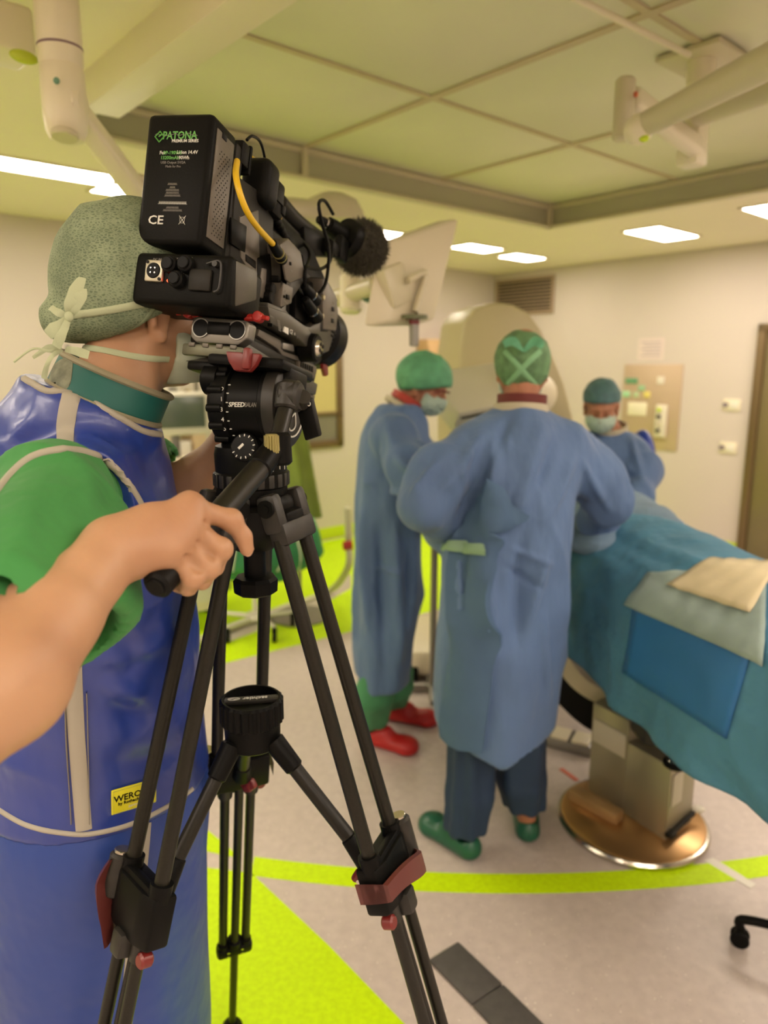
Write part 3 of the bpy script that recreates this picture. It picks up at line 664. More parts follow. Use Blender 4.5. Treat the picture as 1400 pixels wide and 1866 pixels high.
# battery
bt = MB(CM); bt.box((0, .036, .0), (.104, .072, .182), .0085, seg=3); bat = bt.build('battery', m_black, cc, label='black V-mount battery with green and white print')
def BT(x, y): return cl(x, y, f=-.0006)
def btext(s_, x, y, size, m, bold=0., sx=1.): 
    p = BT(x, y); text('label_print', s_, CM @ Matrix.Translation((p.x, -.0004, p.z)) @ Matrix.Rotation(PI/2, 4, 'X') @ Matrix.Diagonal((sx, 1, 1, 1)), size, m, bat, ext=.0002, align='CENTER', bold=bold)
btext('PATONA', 327, 253, .0150, m_green, .0003, .88)
btext('PREMIUM SERIES', 337, 259, .0058, m_print, .0001)
btext('For', 296, 281, .0066, m_print, .0001); btext('BP-190WS', 314, 281, .0066, m_green, .0001); btext('Li-ion 14.4V', 341, 280, .0066, m_print, .0001)
btext('13200mAh', 309, 290, .0066, m_green, .0001); btext('190Wh', 333, 290, .0066, m_print, .0001)
btext('USB Output 5V/2A', 315, 298, .0050, m_printg); btext('Made for Pro', 315, 305, .0045, m_printg)
for k, (y, w_) in enumerate(((336, 30), (342, 18), (347, 42), (352, 44), (357, 52), (371, 70), (379, 40), (384, 62))): btext('.'+'i'*int(w_/2.1)+'.', 314, y+1, .0046 if k != 5 else .006, m_printg if k != 5 else m_print)
btext('CE', 283, 408, .0170, m_print, .0002, 1.2)
p = BT(291, 249); d_ = MB(CM @ Matrix.Translation((p.x, -.0006, p.z)) @ Matrix.Rotation(PI/2, 4, 'X')); q = .0072
d_.tube([(-q, 0, 0), (0, q, 0), (q, 0, 0), (0, -q, 0)], .0012, 4, True); d_.tube([(-q*.2, 0, 0), (q*.5, q*.5, 0)], .001, 4); d_.build('label_emblem', m_green, bat)
p = BT(332, 401); d_ = MB(CM @ Matrix.Translation((p.x, -.0006, p.z)) @ Matrix.Rotation(PI/2, 4, 'X'))
d_.tube([(-.005, -.006, 0), (.005, .006, 0)], .0004, 4); d_.tube([(.005, -.006, 0), (-.005, .006, 0)], .0004, 4); d_.tube([(-.003, -.004, 0), (-.004, .004, 0), (.004, .004, 0), (.003, -.004, 0)], .0004, 4, True); d_.build('bin_emblem', m_print, bat)
d_ = MB(CM); d_.tube([(-.036+.066*t/20, -.0007, .0605+.0012*math.sin(t*2.1)+.001*math.sin(t*.9)) for t in range(21)], .0004, 4); d_.build('label_underline', m_printg, bat)
# ventilated side of the battery
sp_ = MB(CM).box((.0525, .036, 0), (.003, .050, .150), .0014).build('side_plate', m_gun2, bat)
hl = MB(CM)
for i in range(24):
    for j in range(4): hl.cyl((.0538, .022+j*.008+(.004 if i % 2 else 0), -.066+i*.0050), (.0543, .022+j*.008+(.004 if i % 2 else 0), -.066+i*.0050), .0011, n=6)
hl.build('vent_holes', m_blk, bat, kind='stuff')
MB(CM).box((.0535, .030, .072), (.003, .014, .010), .0012).build('side_latch', m_blk, bat)
# battery plate and rear body
MB(CM).box((.004, .082, -.010), (.098, .024, .190), .006).build('battery_plate', m_dark, cc)
side('rear_cheek', [(432, 318), (470, 345), (500, 400), (498, 470), (486, 560), (455, 560), (420, 470)], .056, -.05, m_dark, bev=.004)
side('rear_panel', [(438, 395), (472, 382), (474, 470), (470, 520), (440, 470)], .0585, .05, m_gun2, bev=.002)
side('vent_panel', [(423, 395), (451, 412), (448, 461), (423, 445)], .0600, .055, m_blk, bev=.002)
side('slot', [(449, 463), (467, 476), (467, 490), (449, 476)], .0600, .055, m_blk, bev=.001)
side('rear_strip', [(478, 488), (487, 490), (484, 545), (470, 541)], .062, .04, m_gun2, bev=.002)
# rear connector box with its sockets
io = MB(CM).box((.030, .044, -.139), (.152, .100, .072), .008, seg=3).build('connector_box', m_black, cc)
side('box_side_plate', [(432, 474), (471, 492), (469, 548), (430, 560)], .108, .10, m_gun, parent=io, bev=.004)
p = cl(282, 494, f=-.008)
q = MB(CM).box((p.x, -.008, p.z), (.028, .006, .030), .0025).build('socket_plate', mat('nickel_plate', (.50, .47, .36), .35, metal=.6), io, label='nickel square socket plate with four pins')
MB(CM).cyl((p.x, -.0125, p.z), (p.x, -.009, p.z), .0108, n=28, ch=.001).build('socket', m_blk, q)
mb = MB(CM)
for a in (.785, 2.356, 3.927, 5.498): mb.cyl((p.x+.0045*math.cos(a), -.0135, p.z+.0045*math.sin(a)), (p.x+.0045*math.cos(a), -.012, p.z+.0045*math.sin(a)), .0011, n=8)
mb.build('pins', m_chrome, q)
mb = MB(CM)
for dx, dz in ((-.0105, .0115), (.0105, -.0115)): mb.cyl((p.x+dx, -.0125, p.z+dz), (p.x+dx, -.0105, p.z+dz), .0023, n=10)
mb.build('plate_screws', m_blk, q)
for x, y in ((313, 484), (342, 483), (325, 511)):
    p = cl(x, y, f=-.006); MB(CM).cyl((p.x, -.017, p.z), (p.x, .0, p.z), .0115, .0125, n=24, ch=.002).build('socket_cover', m_rub, io)
    mb = MB(CM); mb.cyl((p.x, -.020, p.z), (p.x, -.016, p.z), .0085, n=20, ch=.001); mb.build('cover_lip', m_blk, io)
p = cl(308, 512, f=-.006); MB(CM).sph((p.x, -.0075, p.z), .0022, 8).build('tally_light', mat('red_tally', (.8, .03, .01), .4, emit=((1, .06, .02), 9.)), io, label='small glowing red tally light')
MB(CM).box((.062, -.009, -.140), (.034, .006, .030), .003).build('terminal_cover', m_dark, io)
mb = MB(CM); mb.tube(catmull([(.070, -.010, -.118), (.088, -.012, -.114), (.093, -.012, -.122), (.093, -.012, -.150), (.086, -.012, -.156)], 5), .0015, 6); mb.cyl((.083, -.013, -.118), (.083, -.006, -.118), .004); mb.build('cover_strap', m_blk2, io)
for x, y, s_ in ((314, 474, 'SDI OUT'), (340, 473, 'DC OUT'), (327, 499, 'AUDIO'), (287, 475, 'DC IN')):
    p = cl(x, y, f=-.0072); text('socket_print', s_, CM @ Matrix.Translation((p.x, -.0074, p.z)) @ Matrix.Rotation(PI/2, 4, 'X'), .0048, m_printg, io, align='CENTER')
# main body
side('body', [(470, 395), (515, 430), (565, 500), (605, 540), (612, 585), (600, 650), (575, 668), (490, 590), (470, 560)], .050, -.075, m_dark, bev=.006)
bd = side('body_top', [(470, 385), (520, 400), (570, 450), (600, 520), (606, 545), (560, 540), (500, 480), (470, 440)], .035, -.065, m_black, bev=.006)
side('audio_panel', [(511, 446), (527, 436), (537, 452), (551, 468), (557, 502), (531, 512), (523, 508), (519, 530), (527, 548), (512, 560), (489, 551), (489, 565), (500, 590), (540, 615), (577, 650), (600, 640), (612, 600), (616, 545), (596, 512), (590, 505), (590, 560), (584, 585), (566, 596), (540, 590), (522, 565), (523, 540), (520, 520), (514, 510)], .078, .045, m_gun, bev=.0025)
side('front_panel', [(588, 508), (600, 514), (614, 540), (617, 570), (613, 604), (590, 600)], .082, .05, m_gun2, bev=.003)
side('upper_panel', [(511, 446), (527, 434), (549, 459), (558, 505), (530, 516), (522, 510)], .081, .05, m_gun2, bev=.003)
side('middle_panel', [(517, 515), (535, 524), (532, 553), (512, 560)], .081, .05, m_gun2, bev=.002)
side('lower_panel', [(489, 558), (525, 570), (560, 596), (580, 625), (577, 650), (540, 612), (494, 590)], .0815, .05, m_gun, bev=.003)
side('dark_bay', [(470, 470), (512, 455), (517, 500), (508, 555), (484, 556), (470, 540)], .060, .03, m_blk, bev=.002)
for x, y, w_, h_ in ((608, 563, 4.5, 8), (607, 584, 4.5, 8), (526, 541, 5, 9), (520, 540, 2, 5), (531, 480, 2.5, 6), (497, 592, 2, 6)):
    side('switch', [(x-w_/2, y-h_/2), (x+w_/2, y-h_/2+1), (x+w_/2, y+h_/2+1), (x-w_/2, y+h_/2)], .0835, .075, m_blk, bev=.0005)
for x, y in ((590, 542), (588, 576)): 
    p = cl(x, y, r=.084); MB(CM).cyl((.080, p.y, p.z), (.086, p.y, p.z), .0048, n=20, ch=.0008).build('cover_screw', mat('pale_brass', (.50, .45, .27), .4, metal=.6), cc)
def sprint(s_, x, y, size, m, r_=.0828, **k):
    p = cl(x, y, r=r_); M = CM @ Matrix.Translation(p) @ Matrix(((0, 0, 1, 0), (1, 0, 0, 0), (0, 1, 0, 0), (0, 0, 0, 1))); return text('side_print', s_, M, size, m, cc, ext=.0001, **k)
for s_, x, y, z_ in (('CE', 528, 607, .011), ('A', 536, 611, .008), ('.:', 541, 616, .008), ('REMOTE', 492, 577, .004), ('MIC 1', 606, 553, .005), ('MIC 2', 604, 574, .005), ('AUDIO IN', 525, 466, .004), ('LINE', 529, 494, .0045), ('MIC', 519, 531, .004), ('LINE MIC', 518, 551, .004)): sprint(s_, x, y, z_, m_printg if z_ < .006 else m_print)
for k in range(5): sprint('iiiiiiiiiii', 505+k*.6, 585+k*4.2, .005, m_printg)
side('serial_label', [(519, 595), (526, 598), (526, 610), (517, 604)], .0832, .081, m_print, bev=.0)
# knobs in the dark bay, cable plugs
for x, y, r_ in ((508, 508, .0075), (496, 527, .010), (493, 542, .010)):
    p = cl(x, y, r=.07); MB(CM).cyl((.055, p.y, p.z), (.074, p.y, p.z), r_, n=20, ch=.002).build('bay_socket', m_rub, cc)
# connector bay with two audio plugs
side('plug_bay', [(540, 520), (590, 510), (590, 560), (580, 590), (560, 594), (538, 580)], .062, .03, m_blk, bev=.003)
for (x0, y0, x1, y1) in ((554, 520, 575, 548), (556, 545, 578, 580)):
    a = cl(x0, y0, r=.080); b = cl(x1, y1, r=.078)
    mb = MB(CM); mb.cyl(a, b, .0075, .0135, n=22, ch=.003); mb.build('audio_plug', m_blk, cc)
    mb = MB(CM); mb.cyl(a.lerp(b, .55), a.lerp(b, .62), .0120, n=22); mb.build('plug_ring', m_chrome, cc)
# lens
lx, lz = .020, -.095
LM = CM @ Matrix.Translation((lx, 0, lz)) @ Matrix.Rotation(-PI/2, 4, 'X')
MB(LM).lathe([(.052, .40), (.060, .42), (.058, .47), (.052, .50), (.050, .52)], 48).build('lens_barrel', m_dark, cc)
ln = MB(LM).lathe([(.050, .50), (.058, .515), (.064, .52), (.066, .565), (.063, .570), (.058, .568), (.056, .53)], 56).build('lens_hood', m_blk, cc)
mb = MB(LM)
for i in range(40): a = 2*PI*i/40; mb.box((0, 0, 0), (.004, .004, .020), .001, xf((.0585*math.cos(a), .0585*math.sin(a), .490), Vector((math.cos(a), math.sin(a), 0))))
mb.build('focus_ring', m_rub, cc)
MB(LM).lathe([(.001, .535), (.056, .53)], 40, caps=False).build('front_glass', mat('lens_glass', (.02, .02, .03), .05), cc)
# round assign knob with bright scalloped face, low at the front
a = cl(572, 634, r=.085)
MB(CM).cyl((.060, a.y, a.z), (.094, a.y, a.z), .028, .026, n=32, ch=.003).build('dial_housing', m_blk, cc)
dd = MB(CM).cyl((.090, a.y, a.z), (.100, a.y, a.z), .0165, .015, n=32, ch=.003).build('assign_dial', m_chrome, cc, label='bright metal dial')
mb = MB(CM)
for k in range(4): mb.sph((.1005, a.y+.009*math.cos(k*PI/2+.6), a.z+.009*math.sin(k*PI/2+.6)), (.002, .004, .004), 8)
mb.build('dial_dimples', m_dark, dd)
# under-body shoulder pad and sound control strip
side('shoulder_pad', [(475, 588), (487, 598), (545, 632), (562, 645), (580, 672), (574, 700), (530, 678), (500, 660), (452, 628), (458, 606)], .055, -.06, m_dark, bev=.006)
side('pad_rail', [(473, 600), (512, 620), (517, 640), (560, 655), (558, 662), (515, 648), (507, 636), (470, 612)], .062, .05, m_gun2, bev=.0015)
side('rail_block', [(517, 624), (536, 628), (537, 641), (516, 636)], .066, .05, m_alu, bev=.002)
side('button_strip', [(546, 652), (578, 668), (574, 690), (545, 674)], .062, .05, m_gun2, bev=.002)
for k in range(6): side('strip_button', [(549+k*4, 659+k*1.6), (551.5+k*4, 660+k*1.6), (551+k*4, 670+k*1.8), (548.6+k*4, 668+k*1.8)], .0635, .06, m_blk, bev=.0005)
# bridge plate with rod clamp
MB(CM).box((.030, .22, -.196), (.070, .26, .028), .006).build('bridge_block', m_dark, cc)
RC = MB(CM); poly = [(-.052, -.012), (-.040, -.020), (.036, -.020), (.052, -.010), (.054, .012), (.046, .016), (-.046, .018), (-.052, .010)]
rx0 = .066; MR = Matrix.Translation((rx0, .062, -.194)) @ Matrix.Rotation(PI/2, 4, 'X') @ Matrix.Diagonal((.88, 1, 1, 1))
RC.prism(poly, -.012, .012, .003, MR); rcl = RC.build('rod_clamp', m_alu, cc, label='grey metal clamp with two round rod holes')
for s_ in (-1, 1): 
    mb = MB(CM); mb.cyl((rx0+s_*.029, .0485, -.193), (rx0+s_*.029, .075, -.193), .0125, n=28); mb.build('rod_hole', m_blk, rcl)
    mb = MB(CM); mb.lathe([(.0125, 0), (.0140, 0), (.0140, .002), (.0125, .002)], 28, Matrix.Translation((rx0+s_*.029, .0495, -.193)) @ Matrix.Rotation(PI/2, 4, 'X'), caps=False); mb.build('hole_rim', m_alu, rcl)
MB(CM).box((rx0, .0485, -.192), (.036, .004, .018), .0015).build('clamp_badge', m_blk, rcl)
for s_ in (-1, 1):
    mb = MB(CM); mb.cyl((rx0+s_*.034, .060, -.172), (rx0+s_*.060, .058, -.171), .0055, n=16, ch=.001); mb.cyl((rx0+s_*.056, .050, -.171), (rx0+s_*.056, .064, -.171), .008, n=16, ch=.002); mb.cyl((rx0+s_*.060, .056, -.171), (rx0+s_*.074, .052, -.173), .0035, n=12, ch=.001); mb.build('clamp_lever', m_redb, rcl)
pl = side('camera_plate', [(437, 632), (447, 622), (512, 663), (508, 672), (545, 676), (580, 700), (576, 721), (505, 690), (440, 653)], .068, -.045, m_gun, bev=.003)
MB(CM).box((.062, .046, -.226), (.096, .010, .017), .003).build('plate_end', mat('worn_olive_metal', (.15, .15, .10), .45, metal=.5, noise=(40, .3)), cc)
mb = MB(CM)
for k in range(4): mb.box((.030+k*.022, .0405, -.219), (.010, .003, .006), .001)
mb.build('plate_notches', m_gun2, cc)
side('lower_plate', [(440, 654), (508, 690), (576, 722), (572, 730), (500, 706), (445, 676), (420, 664)], .062, -.04, m_gun2, bev=.002)
MB(CM).box((.055, .12, -.248), (.066, .15, .014), .004).build('wedge_plate', m_blk, cc)
side('front_lever', [(590, 663), (598, 665), (599, 684), (594, 686), (590, 672)], .050, .042, m_red, bev=.001)
side('plate_stop', [(540, 708), (552, 714), (550, 724), (540, 718)], .070, .06, m_red, bev=.002)
# top handle
hp = [cl(470, 330, r=.0), cl(508, 362, r=.0), cl(560, 420, r=.0), cl(600, 452, r=.0), cl(640, 470, r=.0)]
mb = MB(CM); mb.tube(catmull([cl(508, 368, r=.01), cl(532, 396, r=.01), cl(560, 420, r=.01), cl(590, 440, r=.01)], 6), .016, 14)
mb.tube(catmull([cl(505, 395, r=.012), cl(540, 430, r=.012), cl(562, 448, r=.012), cl(562, 480, r=.012)], 6), .008, 12)
hnd = mb.build('handle', m_dark, cc)
side('handle_front', [(555, 412), (575, 416), (603, 438), (612, 458), (606, 470), (588, 468), (562, 466), (556, 440)], .028, -.012, m_blk, parent=cc, bev=.004)
side('handle_post', [(478, 395), (512, 398), (520, 440), (505, 448), (474, 430)], .03, -.03, m_dark, parent=cc, bev=.004)
# eyepiece block visible above body
side('viewfinder_block', [(540, 468), (575, 475), (598, 512), (606, 540), (590, 545), (556, 520), (538, 490)], .030, -.09, m_black, parent=cc, bev=.006)
# microphone with suspension ring and furry windshield
mc = root('microphone', 'black microphone with round furry windshield on the front of the camcorder', 'microphone', CM @ cl(650, 470, r=.03))
mf = cl(652, 446, r=.045); mr = cl(632, 432, r=.045); MF = Vector(mf); fx = Vector((.42, .90, -.10)).normalized()
mb = MB(CM); mb.lathe([(.028, -.014), (.040, -.012), (.044, -.002), (.043, .012), (.036, .014)], 44, xf(MF-fx*.035, None, fx)); mb.build('windshield_collar', m_blk, mc)
mb = MB(CM); mb.lathe([(.018, -.06), (.020, -.04), (.020, -.005), (.030, .0)], 28, xf(MF-fx*.04, None, fx)); mb.cyl(MF-fx*.13, MF-fx*.09, .0095, .013, ch=.002); mb.build('mic_body', m_black, mc)
mb = MB(CM); mb.cyl(MF-fx*.092, MF-fx*.086, .0145); mb.cyl(MF-fx*.112, MF-fx*.109, .0135); mb.build('plug_rings', m_chrome, mc)
mb = MB(CM); mb.box(tuple(cl(600, 452, r=.035)), (.03, .05, .03), .008); mb.box(tuple(cl(622, 455, r=.035)), (.02, .05, .05), .006); mb.build('mic_holder', m_blk, mc)
# fur: core plus many short tapered hairs joined into one part
core = MB(CM); FC = MF+fx*.012; core.sph(FC, (.057, .057, .057), 20); core.build('windshield_core', mat('fur_base', (.030, .027, .018), .9), mc)
fv = []; ff = []; rr = np.random.RandomState(3)
for i in range(6200):
    n_ = rr.normal(size=3); n_ /= np.linalg.norm(n_)
    if n_ @ np.array(fx) < -.62: continue
    tn = rr.normal(size=3)*.42; d_ = n_+tn; d_ /= np.linalg.norm(d_); b_ = np.cross(d_, rr.normal(size=3)); b_ /= np.linalg.norm(b_)
    L_ = .007+.013*rr.rand()**2; p0 = np.array(FC)+n_*.0555; p1 = p0+d_*L_*.6+np.array([0, 0, -.0008]); p2 = p0+d_*L_+np.array([0, 0, -.0025]); k = len(fv)
    c_ = np.cross(d_, b_); w_ = .00065
    fv += [p0+b_*w_, p0-b_*w_*.5+c_*w_*.8, p0-b_*w_*.5-c_*w_*.8, p1+b_*w_*.7, p1-b_*w_*.4+c_*w_*.5, p1-b_*w_*.4-c_*w_*.5, p2]
    ff += [(k, k+1, k+4, k+3), (k+1, k+2, k+5, k+4), (k+2, k, k+3, k+5), (k+3, k+4, k+6), (k+4, k+5, k+6), (k+5, k+3, k+6)]
MB(CM).add(fv, ff).build('fur', mat('dark_fur', (.075, .064, .040), .8, noise=(120, .6)), mc, smooth=True, ang=None, kind='stuff')
# power tap plug, adaptor housing and cables
def wpts(pts, r_, n=7): return [sq(v) for v in catmull([tuple(cl(x, y, r=r_)) for x, y in pts], n)]
def wpz(pts, n=7): return catmull([tuple(cl(x, y, r=q)) for x, y, q in pts], n)
mb = MB(CM); a = cl(432, 276, r=.045); mb.box((.040, a.y+.010, a.z), (.030, .024, .034), .003); mb.box((.040, a.y+.030, a.z), (.028, .008, .044), .003); pw = tag(mb.build('power_plug', m_black, None), 'small black power plug on the side of the battery', 'plug')
a = cl(470, 338, r=.04)
mb = MB(CM); mb.box((.048, a.y-.008, a.z-.002), (.050, .050, .072), .014, seg=4); mb.box((.048, a.y+.034, a.z-.008), (.034, .040, .058), .006); ad = mb.build('cable_adaptor', m_black, None); tag(ad, 'rounded black cable adaptor between battery and handle', 'adaptor')
mb = MB(CM); mb.box((.062, a.y+.050, a.z-.02), (.012, .014, .016), .003); mb.box((.066, a.y+.030, a.z-.012), (.003, .030, .006), .001); mb.build('adaptor_latch', m_blk, ad)
mb = MB(CM); cp = wpz([(484, 372, .050), (500, 395, .045), (515, 425, .035), (527, 452, .03)], 10); mb.tube(cp, [.0085 if i % 3 else .0068 for i in range(len(cp))], 14); tag(mb.build('ribbed_cable', m_black, None), 'ribbed black cable running from the adaptor down to the camcorder side', 'cable')
mb = MB(CM); mb.tube(wpz([(432, 294, .062), (430, 318, .080), (436, 348, .092), (450, 385, .098), (470, 415, .098), (497, 444, .090)]), .0046, 12); yc = mb.build('yellow_cable', m_yel, None); tag(yc, 'thick yellow video cable looping down the side of the camcorder', 'cable')
mb = MB(CM); mb.tube(wpz([(458, 288, .02), (480, 305, .0), (500, 350, .01), (509, 378, .02), (510, 402, .02)]), .0040, 12); mb.build('far_loop', m_yel, yc)
a = cl(497, 444, r=.090); b = cl(515, 474, r=.080)
mb = MB(CM); mb.cyl(a, a.lerp(b, .55), .0072, .0085, n=20, ch=.001); mb.cyl(a.lerp(b, .6), b, .0092, n=20, ch=.002); mb.build('video_plug', m_blk, yc)
mb = MB(CM); mb.cyl(a.lerp(b, .56), a.lerp(b, .60), .0096, n=20); mb.cyl(a.lerp(b, .80), a.lerp(b, .84), .0099, n=20); mb.build('plug_ring', m_brass, yc)
mb = MB(CM); mb.tube(wpz([(450, 255, .05), (460, 248, .05), (474, 258, .045), (482, 285, .04), (485, 308, .035)]), .0024, 8); tag(mb.build('thin_cable', m_blk, None), 'thin black cable arching above the adaptor', 'cable')
mb = MB(CM); mb.tube(wpz([(607, 390, .05), (592, 366, .055), (581, 372, .062), (588, 410, .070), (599, 450, .078), (598, 490, .085), (592, 520, .088), (577, 542, .084)]), .0034, 8); tag(mb.build('microphone_cable', m_blk, None), 'black microphone cable hanging in a loop beside the furry windshield', 'cable')
mb = MB(CM); mb.tube(wpz([(606, 440, .07), (602, 475, .078), (585, 490, .080), (560, 488, .082), (556, 500, .084), (556, 520, .082)]), .0034, 8); mb.tube(wpz([(545, 436, .02), (562, 455, .05), (563, 475, .06), (553, 495, .08)]), .003, 8); tag(mb.build('short_cable', m_blk, None), 'short black cable curving from the handle into the plug bay', 'cable')
# ------------------------------------------------------------------ people: shared
m_skin = mat('skin', (.45, .26, .145), .5, sss=.12, noise=(9, .18), col2=(.38, .20, .108), bump=(180, .12, (1, 1, 1), .002))
m_skin2 = mat('skin_far', (.40, .17, .09), .55, noise=(14, .2))
m_scrub = mat('green_scrub_cotton', (.040, .235, .052), .75, sheen=.05, noise=(7, .14), bump=(11, .6, (1, 1, .5), .02))
m_vinyl = mat('blue_apron_vinyl', (.018, .045, .27), .36, spec=.6, coat=.08, noise=(2, .12), bump=(7, .6, (1, 1, .6), .03))
m_trim = mat('grey_binding', (.36, .335, .27), .7, bump=(600, .2, (1, 1, 1), .001))
m_teal = mat('teal_collar_cloth', (.006, .10, .085), .6)
m_maskm = mat('mask_fleece', (.50, .56, .42), .8)
def cap_mat(name, c, c2, sc_=90):
    m = bpy.data.materials.new(name); m.use_nodes = True; nt = m.node_tree; b = nt.nodes['Principled BSDF']; L = nt.links
    tc = nt.nodes.new('ShaderNodeTexCoord'); mp = nt.nodes.new('ShaderNodeMapping'); mp.inputs['Scale'].default_value = (1, 1, 1.8); L.new(tc.outputs['Object'], mp.inputs[0])
    v = nt.nodes.new('ShaderNodeTexVoronoi'); v.feature = 'DISTANCE_TO_EDGE'; v.inputs['Scale'].default_value = sc_; L.new(mp.outputs[0], v.inputs['Vector'])
    n = nt.nodes.new('ShaderNodeTexNoise'); n.inputs['Scale'].default_value = 14; n.inputs['Detail'].default_value = 5; L.new(tc.outputs['Object'], n.inputs['Vector'])
    a = nt.nodes.new('ShaderNodeMath'); a.operation = 'MULTIPLY_ADD'; a.inputs[1].default_value = -1.1; a.inputs[2].default_value = .42; L.new(v.outputs['Distance'], a.inputs[0])
    s_ = nt.nodes.new('ShaderNodeMath'); s_.operation = 'ADD'; L.new(a.outputs[0], s_.inputs[0]); L.new(n.outputs['Fac'], s_.inputs[1])
    r = nt.nodes.new('ShaderNodeValToRGB'); r.color_ramp.elements[0].position = .62; r.color_ramp.elements[1].position = 1.08 if sc_ < 0 else 1.0
    r.color_ramp.elements[0].color = (*c2, 1); r.color_ramp.elements[1].color = (*c, 1); L.new(s_.outputs[0], r.inputs[0]); L.new(r.outputs[0], b.inputs['Base Color'])
    b.inputs['Roughness'].default_value = .8; bp = nt.nodes.new('ShaderNodeBump'); bp.inputs['Strength'].default_value = .3; bp.inputs['Distance'].default_value = .003
    L.new(v.outputs['Distance'], bp.inputs['Height']); L.new(bp.outputs[0], b.inputs['Normal']); return m
m_cap = cap_mat('nonwoven_green', (.25, .31, .19), (.115, .155, .09), 170)
def npv(v): return np.array(tuple(v), float)
def merge(name, parts, m, parent, **props):
    V = np.concatenate([p[0] for p in parts]); o = 0; F_ = []
    for v, f in parts: F_.append(f+o); o += len(v)
    F_ = np.concatenate(F_); ob = link(name, pymesh(name, V, F_), m, parent, True, None, **props); o_bvh[ob.name] = (V, F_); return ob
def head_field(C, f, r, u, h=.004, look=True):
    """adult head: skull, jaw, brow, nose, lips, ears and eyes"""
    R3 = np.array([r, f, u]).T; L = lambda x, y, z: C+r*x+f*y+u*z
    F_ = Field(C-.19, C+.19, h)
    F_.ell(L(0, -.012, .035), (.073, .092, .088), rot=R3, k=0)
    F_.ell(L(0, .030, -.025), (.056, .058, .078), .02, R3)
    F_.ell(L(0, .054, -.080), (.026, .028, .022), .02, R3)                       # chin
    for s_ in (-1, 1):
        F_.cap(L(.058*s_, -.008, -.042), L(.026*s_, .060, -.086), .015, .014, .016)   # jaw line
        F_.ell(L(.040*s_, .062, -.022), (.022, .022, .018), .02, R3)             # cheek
        F_.cap(L(.010*s_, .084, .024), L(.045*s_, .072, .022), .009, .008, .014)   # brow
        F_.ell(L(.030*s_, .086, .006), (.014, .012, .010), .008, R3, 'd')        # eye socket
        F_.ell(L(.030*s_, .076, .006), (.0125, .0125, .0115), .003, R3)          # eyeball
        F_.ell(L(.076*s_, -.006, -.010), (.006, .018, .031), .006, R3)            # ear
        F_.ell(L(.082*s_, -.004, -.008), (.005, .009, .018), .004, R3, 'd')
        F_.cap(L(.080*s_, -.018, .016), L(.082*s_, -.016, -.020), .0055, .005, .006)
        F_.ell(L(.078*s_, .001, -.036), (.006, .008, .009), .006, R3)
    F_.cap(L(0, .088, .012), L(0, .112, -.026), .008, .012, .010); F_.ell(L(0, .104, -.030), (.016, .012, .008), .006, R3)
    F_.cap(L(-.018, .088, -.055), L(.018, .088, -.055), .006, .006, .006); F_.cap(L(-.015, .088, -.064), L(.015, .088, -.064), .006, .006, .005)
    return F_
def frame_of(f, roll=0.):
    f = np.array(f, float); f /= np.linalg.norm(f); r = np.cross(f, [0, 0, 1.]); r /= np.linalg.norm(r); u = np.cross(r, f)
    if roll: r, u = r*math.cos(roll)+u*math.sin(roll), u*math.cos(roll)-r*math.sin(roll)
    return f, r, u
# ------------------------------------------------------------------ the operator
op = root('person', 'person in blue lead apron and green cap operating the camcorder on the tripod', 'person', (-.46, 1.18, 0))
fA = math.radians(52); f_, r_, u_ = frame_of((math.sin(fA), math.cos(fA), -.14))
HCn = npv(P(291, 583, 1.065))-r_*.079+f_*.006+u_*.012
# NB: neck base, SR/SL: shoulders
NB = npv(P(186, 775, 1.08)); SR = npv(P(100, 897, .875)); ER = npv(P(-75, 1325, .575)); WR = npv(P(206, 1003, .735))
hF = head_field(HCn, f_, r_, u_, .0035)
hF2 = Field(np.minimum(HCn-.2, NB-.14), HCn+.2, .004); hF2.n = hF2.n
def neck(F_, C, f, r, u, nb, rad=.056):
    F_.cap(C+f*-.024+u*-.045, nb, rad*.92, rad*1.05, .015); F_.cap(C+f*.004+u*-.07, nb+f*.018, rad*.62, rad*.75, .02)
    for s_ in (-1, 1): F_.cap(C+r*.05*s_-f*.01+u*-.035, nb+r*.012*s_+f*.045, .014, .014, .02)
V0 = head_field  # head and neck share one field so the surface is continuous
def head_neck(C, f, r, u, nb, h, rad=.056):
    a = head_field(C, f, r, u, h); lo = np.minimum(C-.19, nb-.11); F_ = Field(lo, np.maximum(C+.19, nb+.11), h)
    off = np.round((a.lo-F_.lo)/h).astype(int); F_.lo = a.lo-off*h
    n = np.minimum(a.n, F_.n-off); F_.a[off[0]:off[0]+n[0], off[1]:off[1]+n[1], off[2]:off[2]+n[2]] = a.a[:n[0], :n[1], :n[2]]
    neck(F_, C, f, r, u, nb, rad); return F_
hn = head_neck(HCn, f_, r_, u_, NB, .0035, .060); hv = hn.mesh(2)
# right arm with hand, wrapped round the pan bar grip
lo = np.minimum.reduce([SR, ER, WR])-.12; hi = np.maximum.reduce([SR, ER, npv(P(460, 940, .90))])+.08
aF = Field((lo[0], lo[1], 1.20), (hi[0]+.02, hi[1], 1.62), .0027)
mid = ER+(WR-ER)*.30; nfa = np.cross(WR-ER, [0, 0, 1.]); 
aF.cap(SR, ER+(SR-ER)*.12, .052, .043, .02)
aF.chain([ER, ER+(WR-ER)*.22, ER+(WR-ER)*.55, ER+(WR-ER)*.82, WR], [.044, .0475, .0395, .030, .0275], .02)
aF.ell(ER+(WR-ER)*.26+np.array([0, -.004, -.006]), (.046, .046, .046), .03)
HP = lambda x, y, z: npv(P(x, y, z))
MCP = [HP(346, 925, .772), HP(344, 957, .764), HP(332, 986, .756), HP(312, 1008, .750)]
vback = HP(300, 960, .70)-HP(300, 960, .80); vback /= np.linalg.norm(vback)
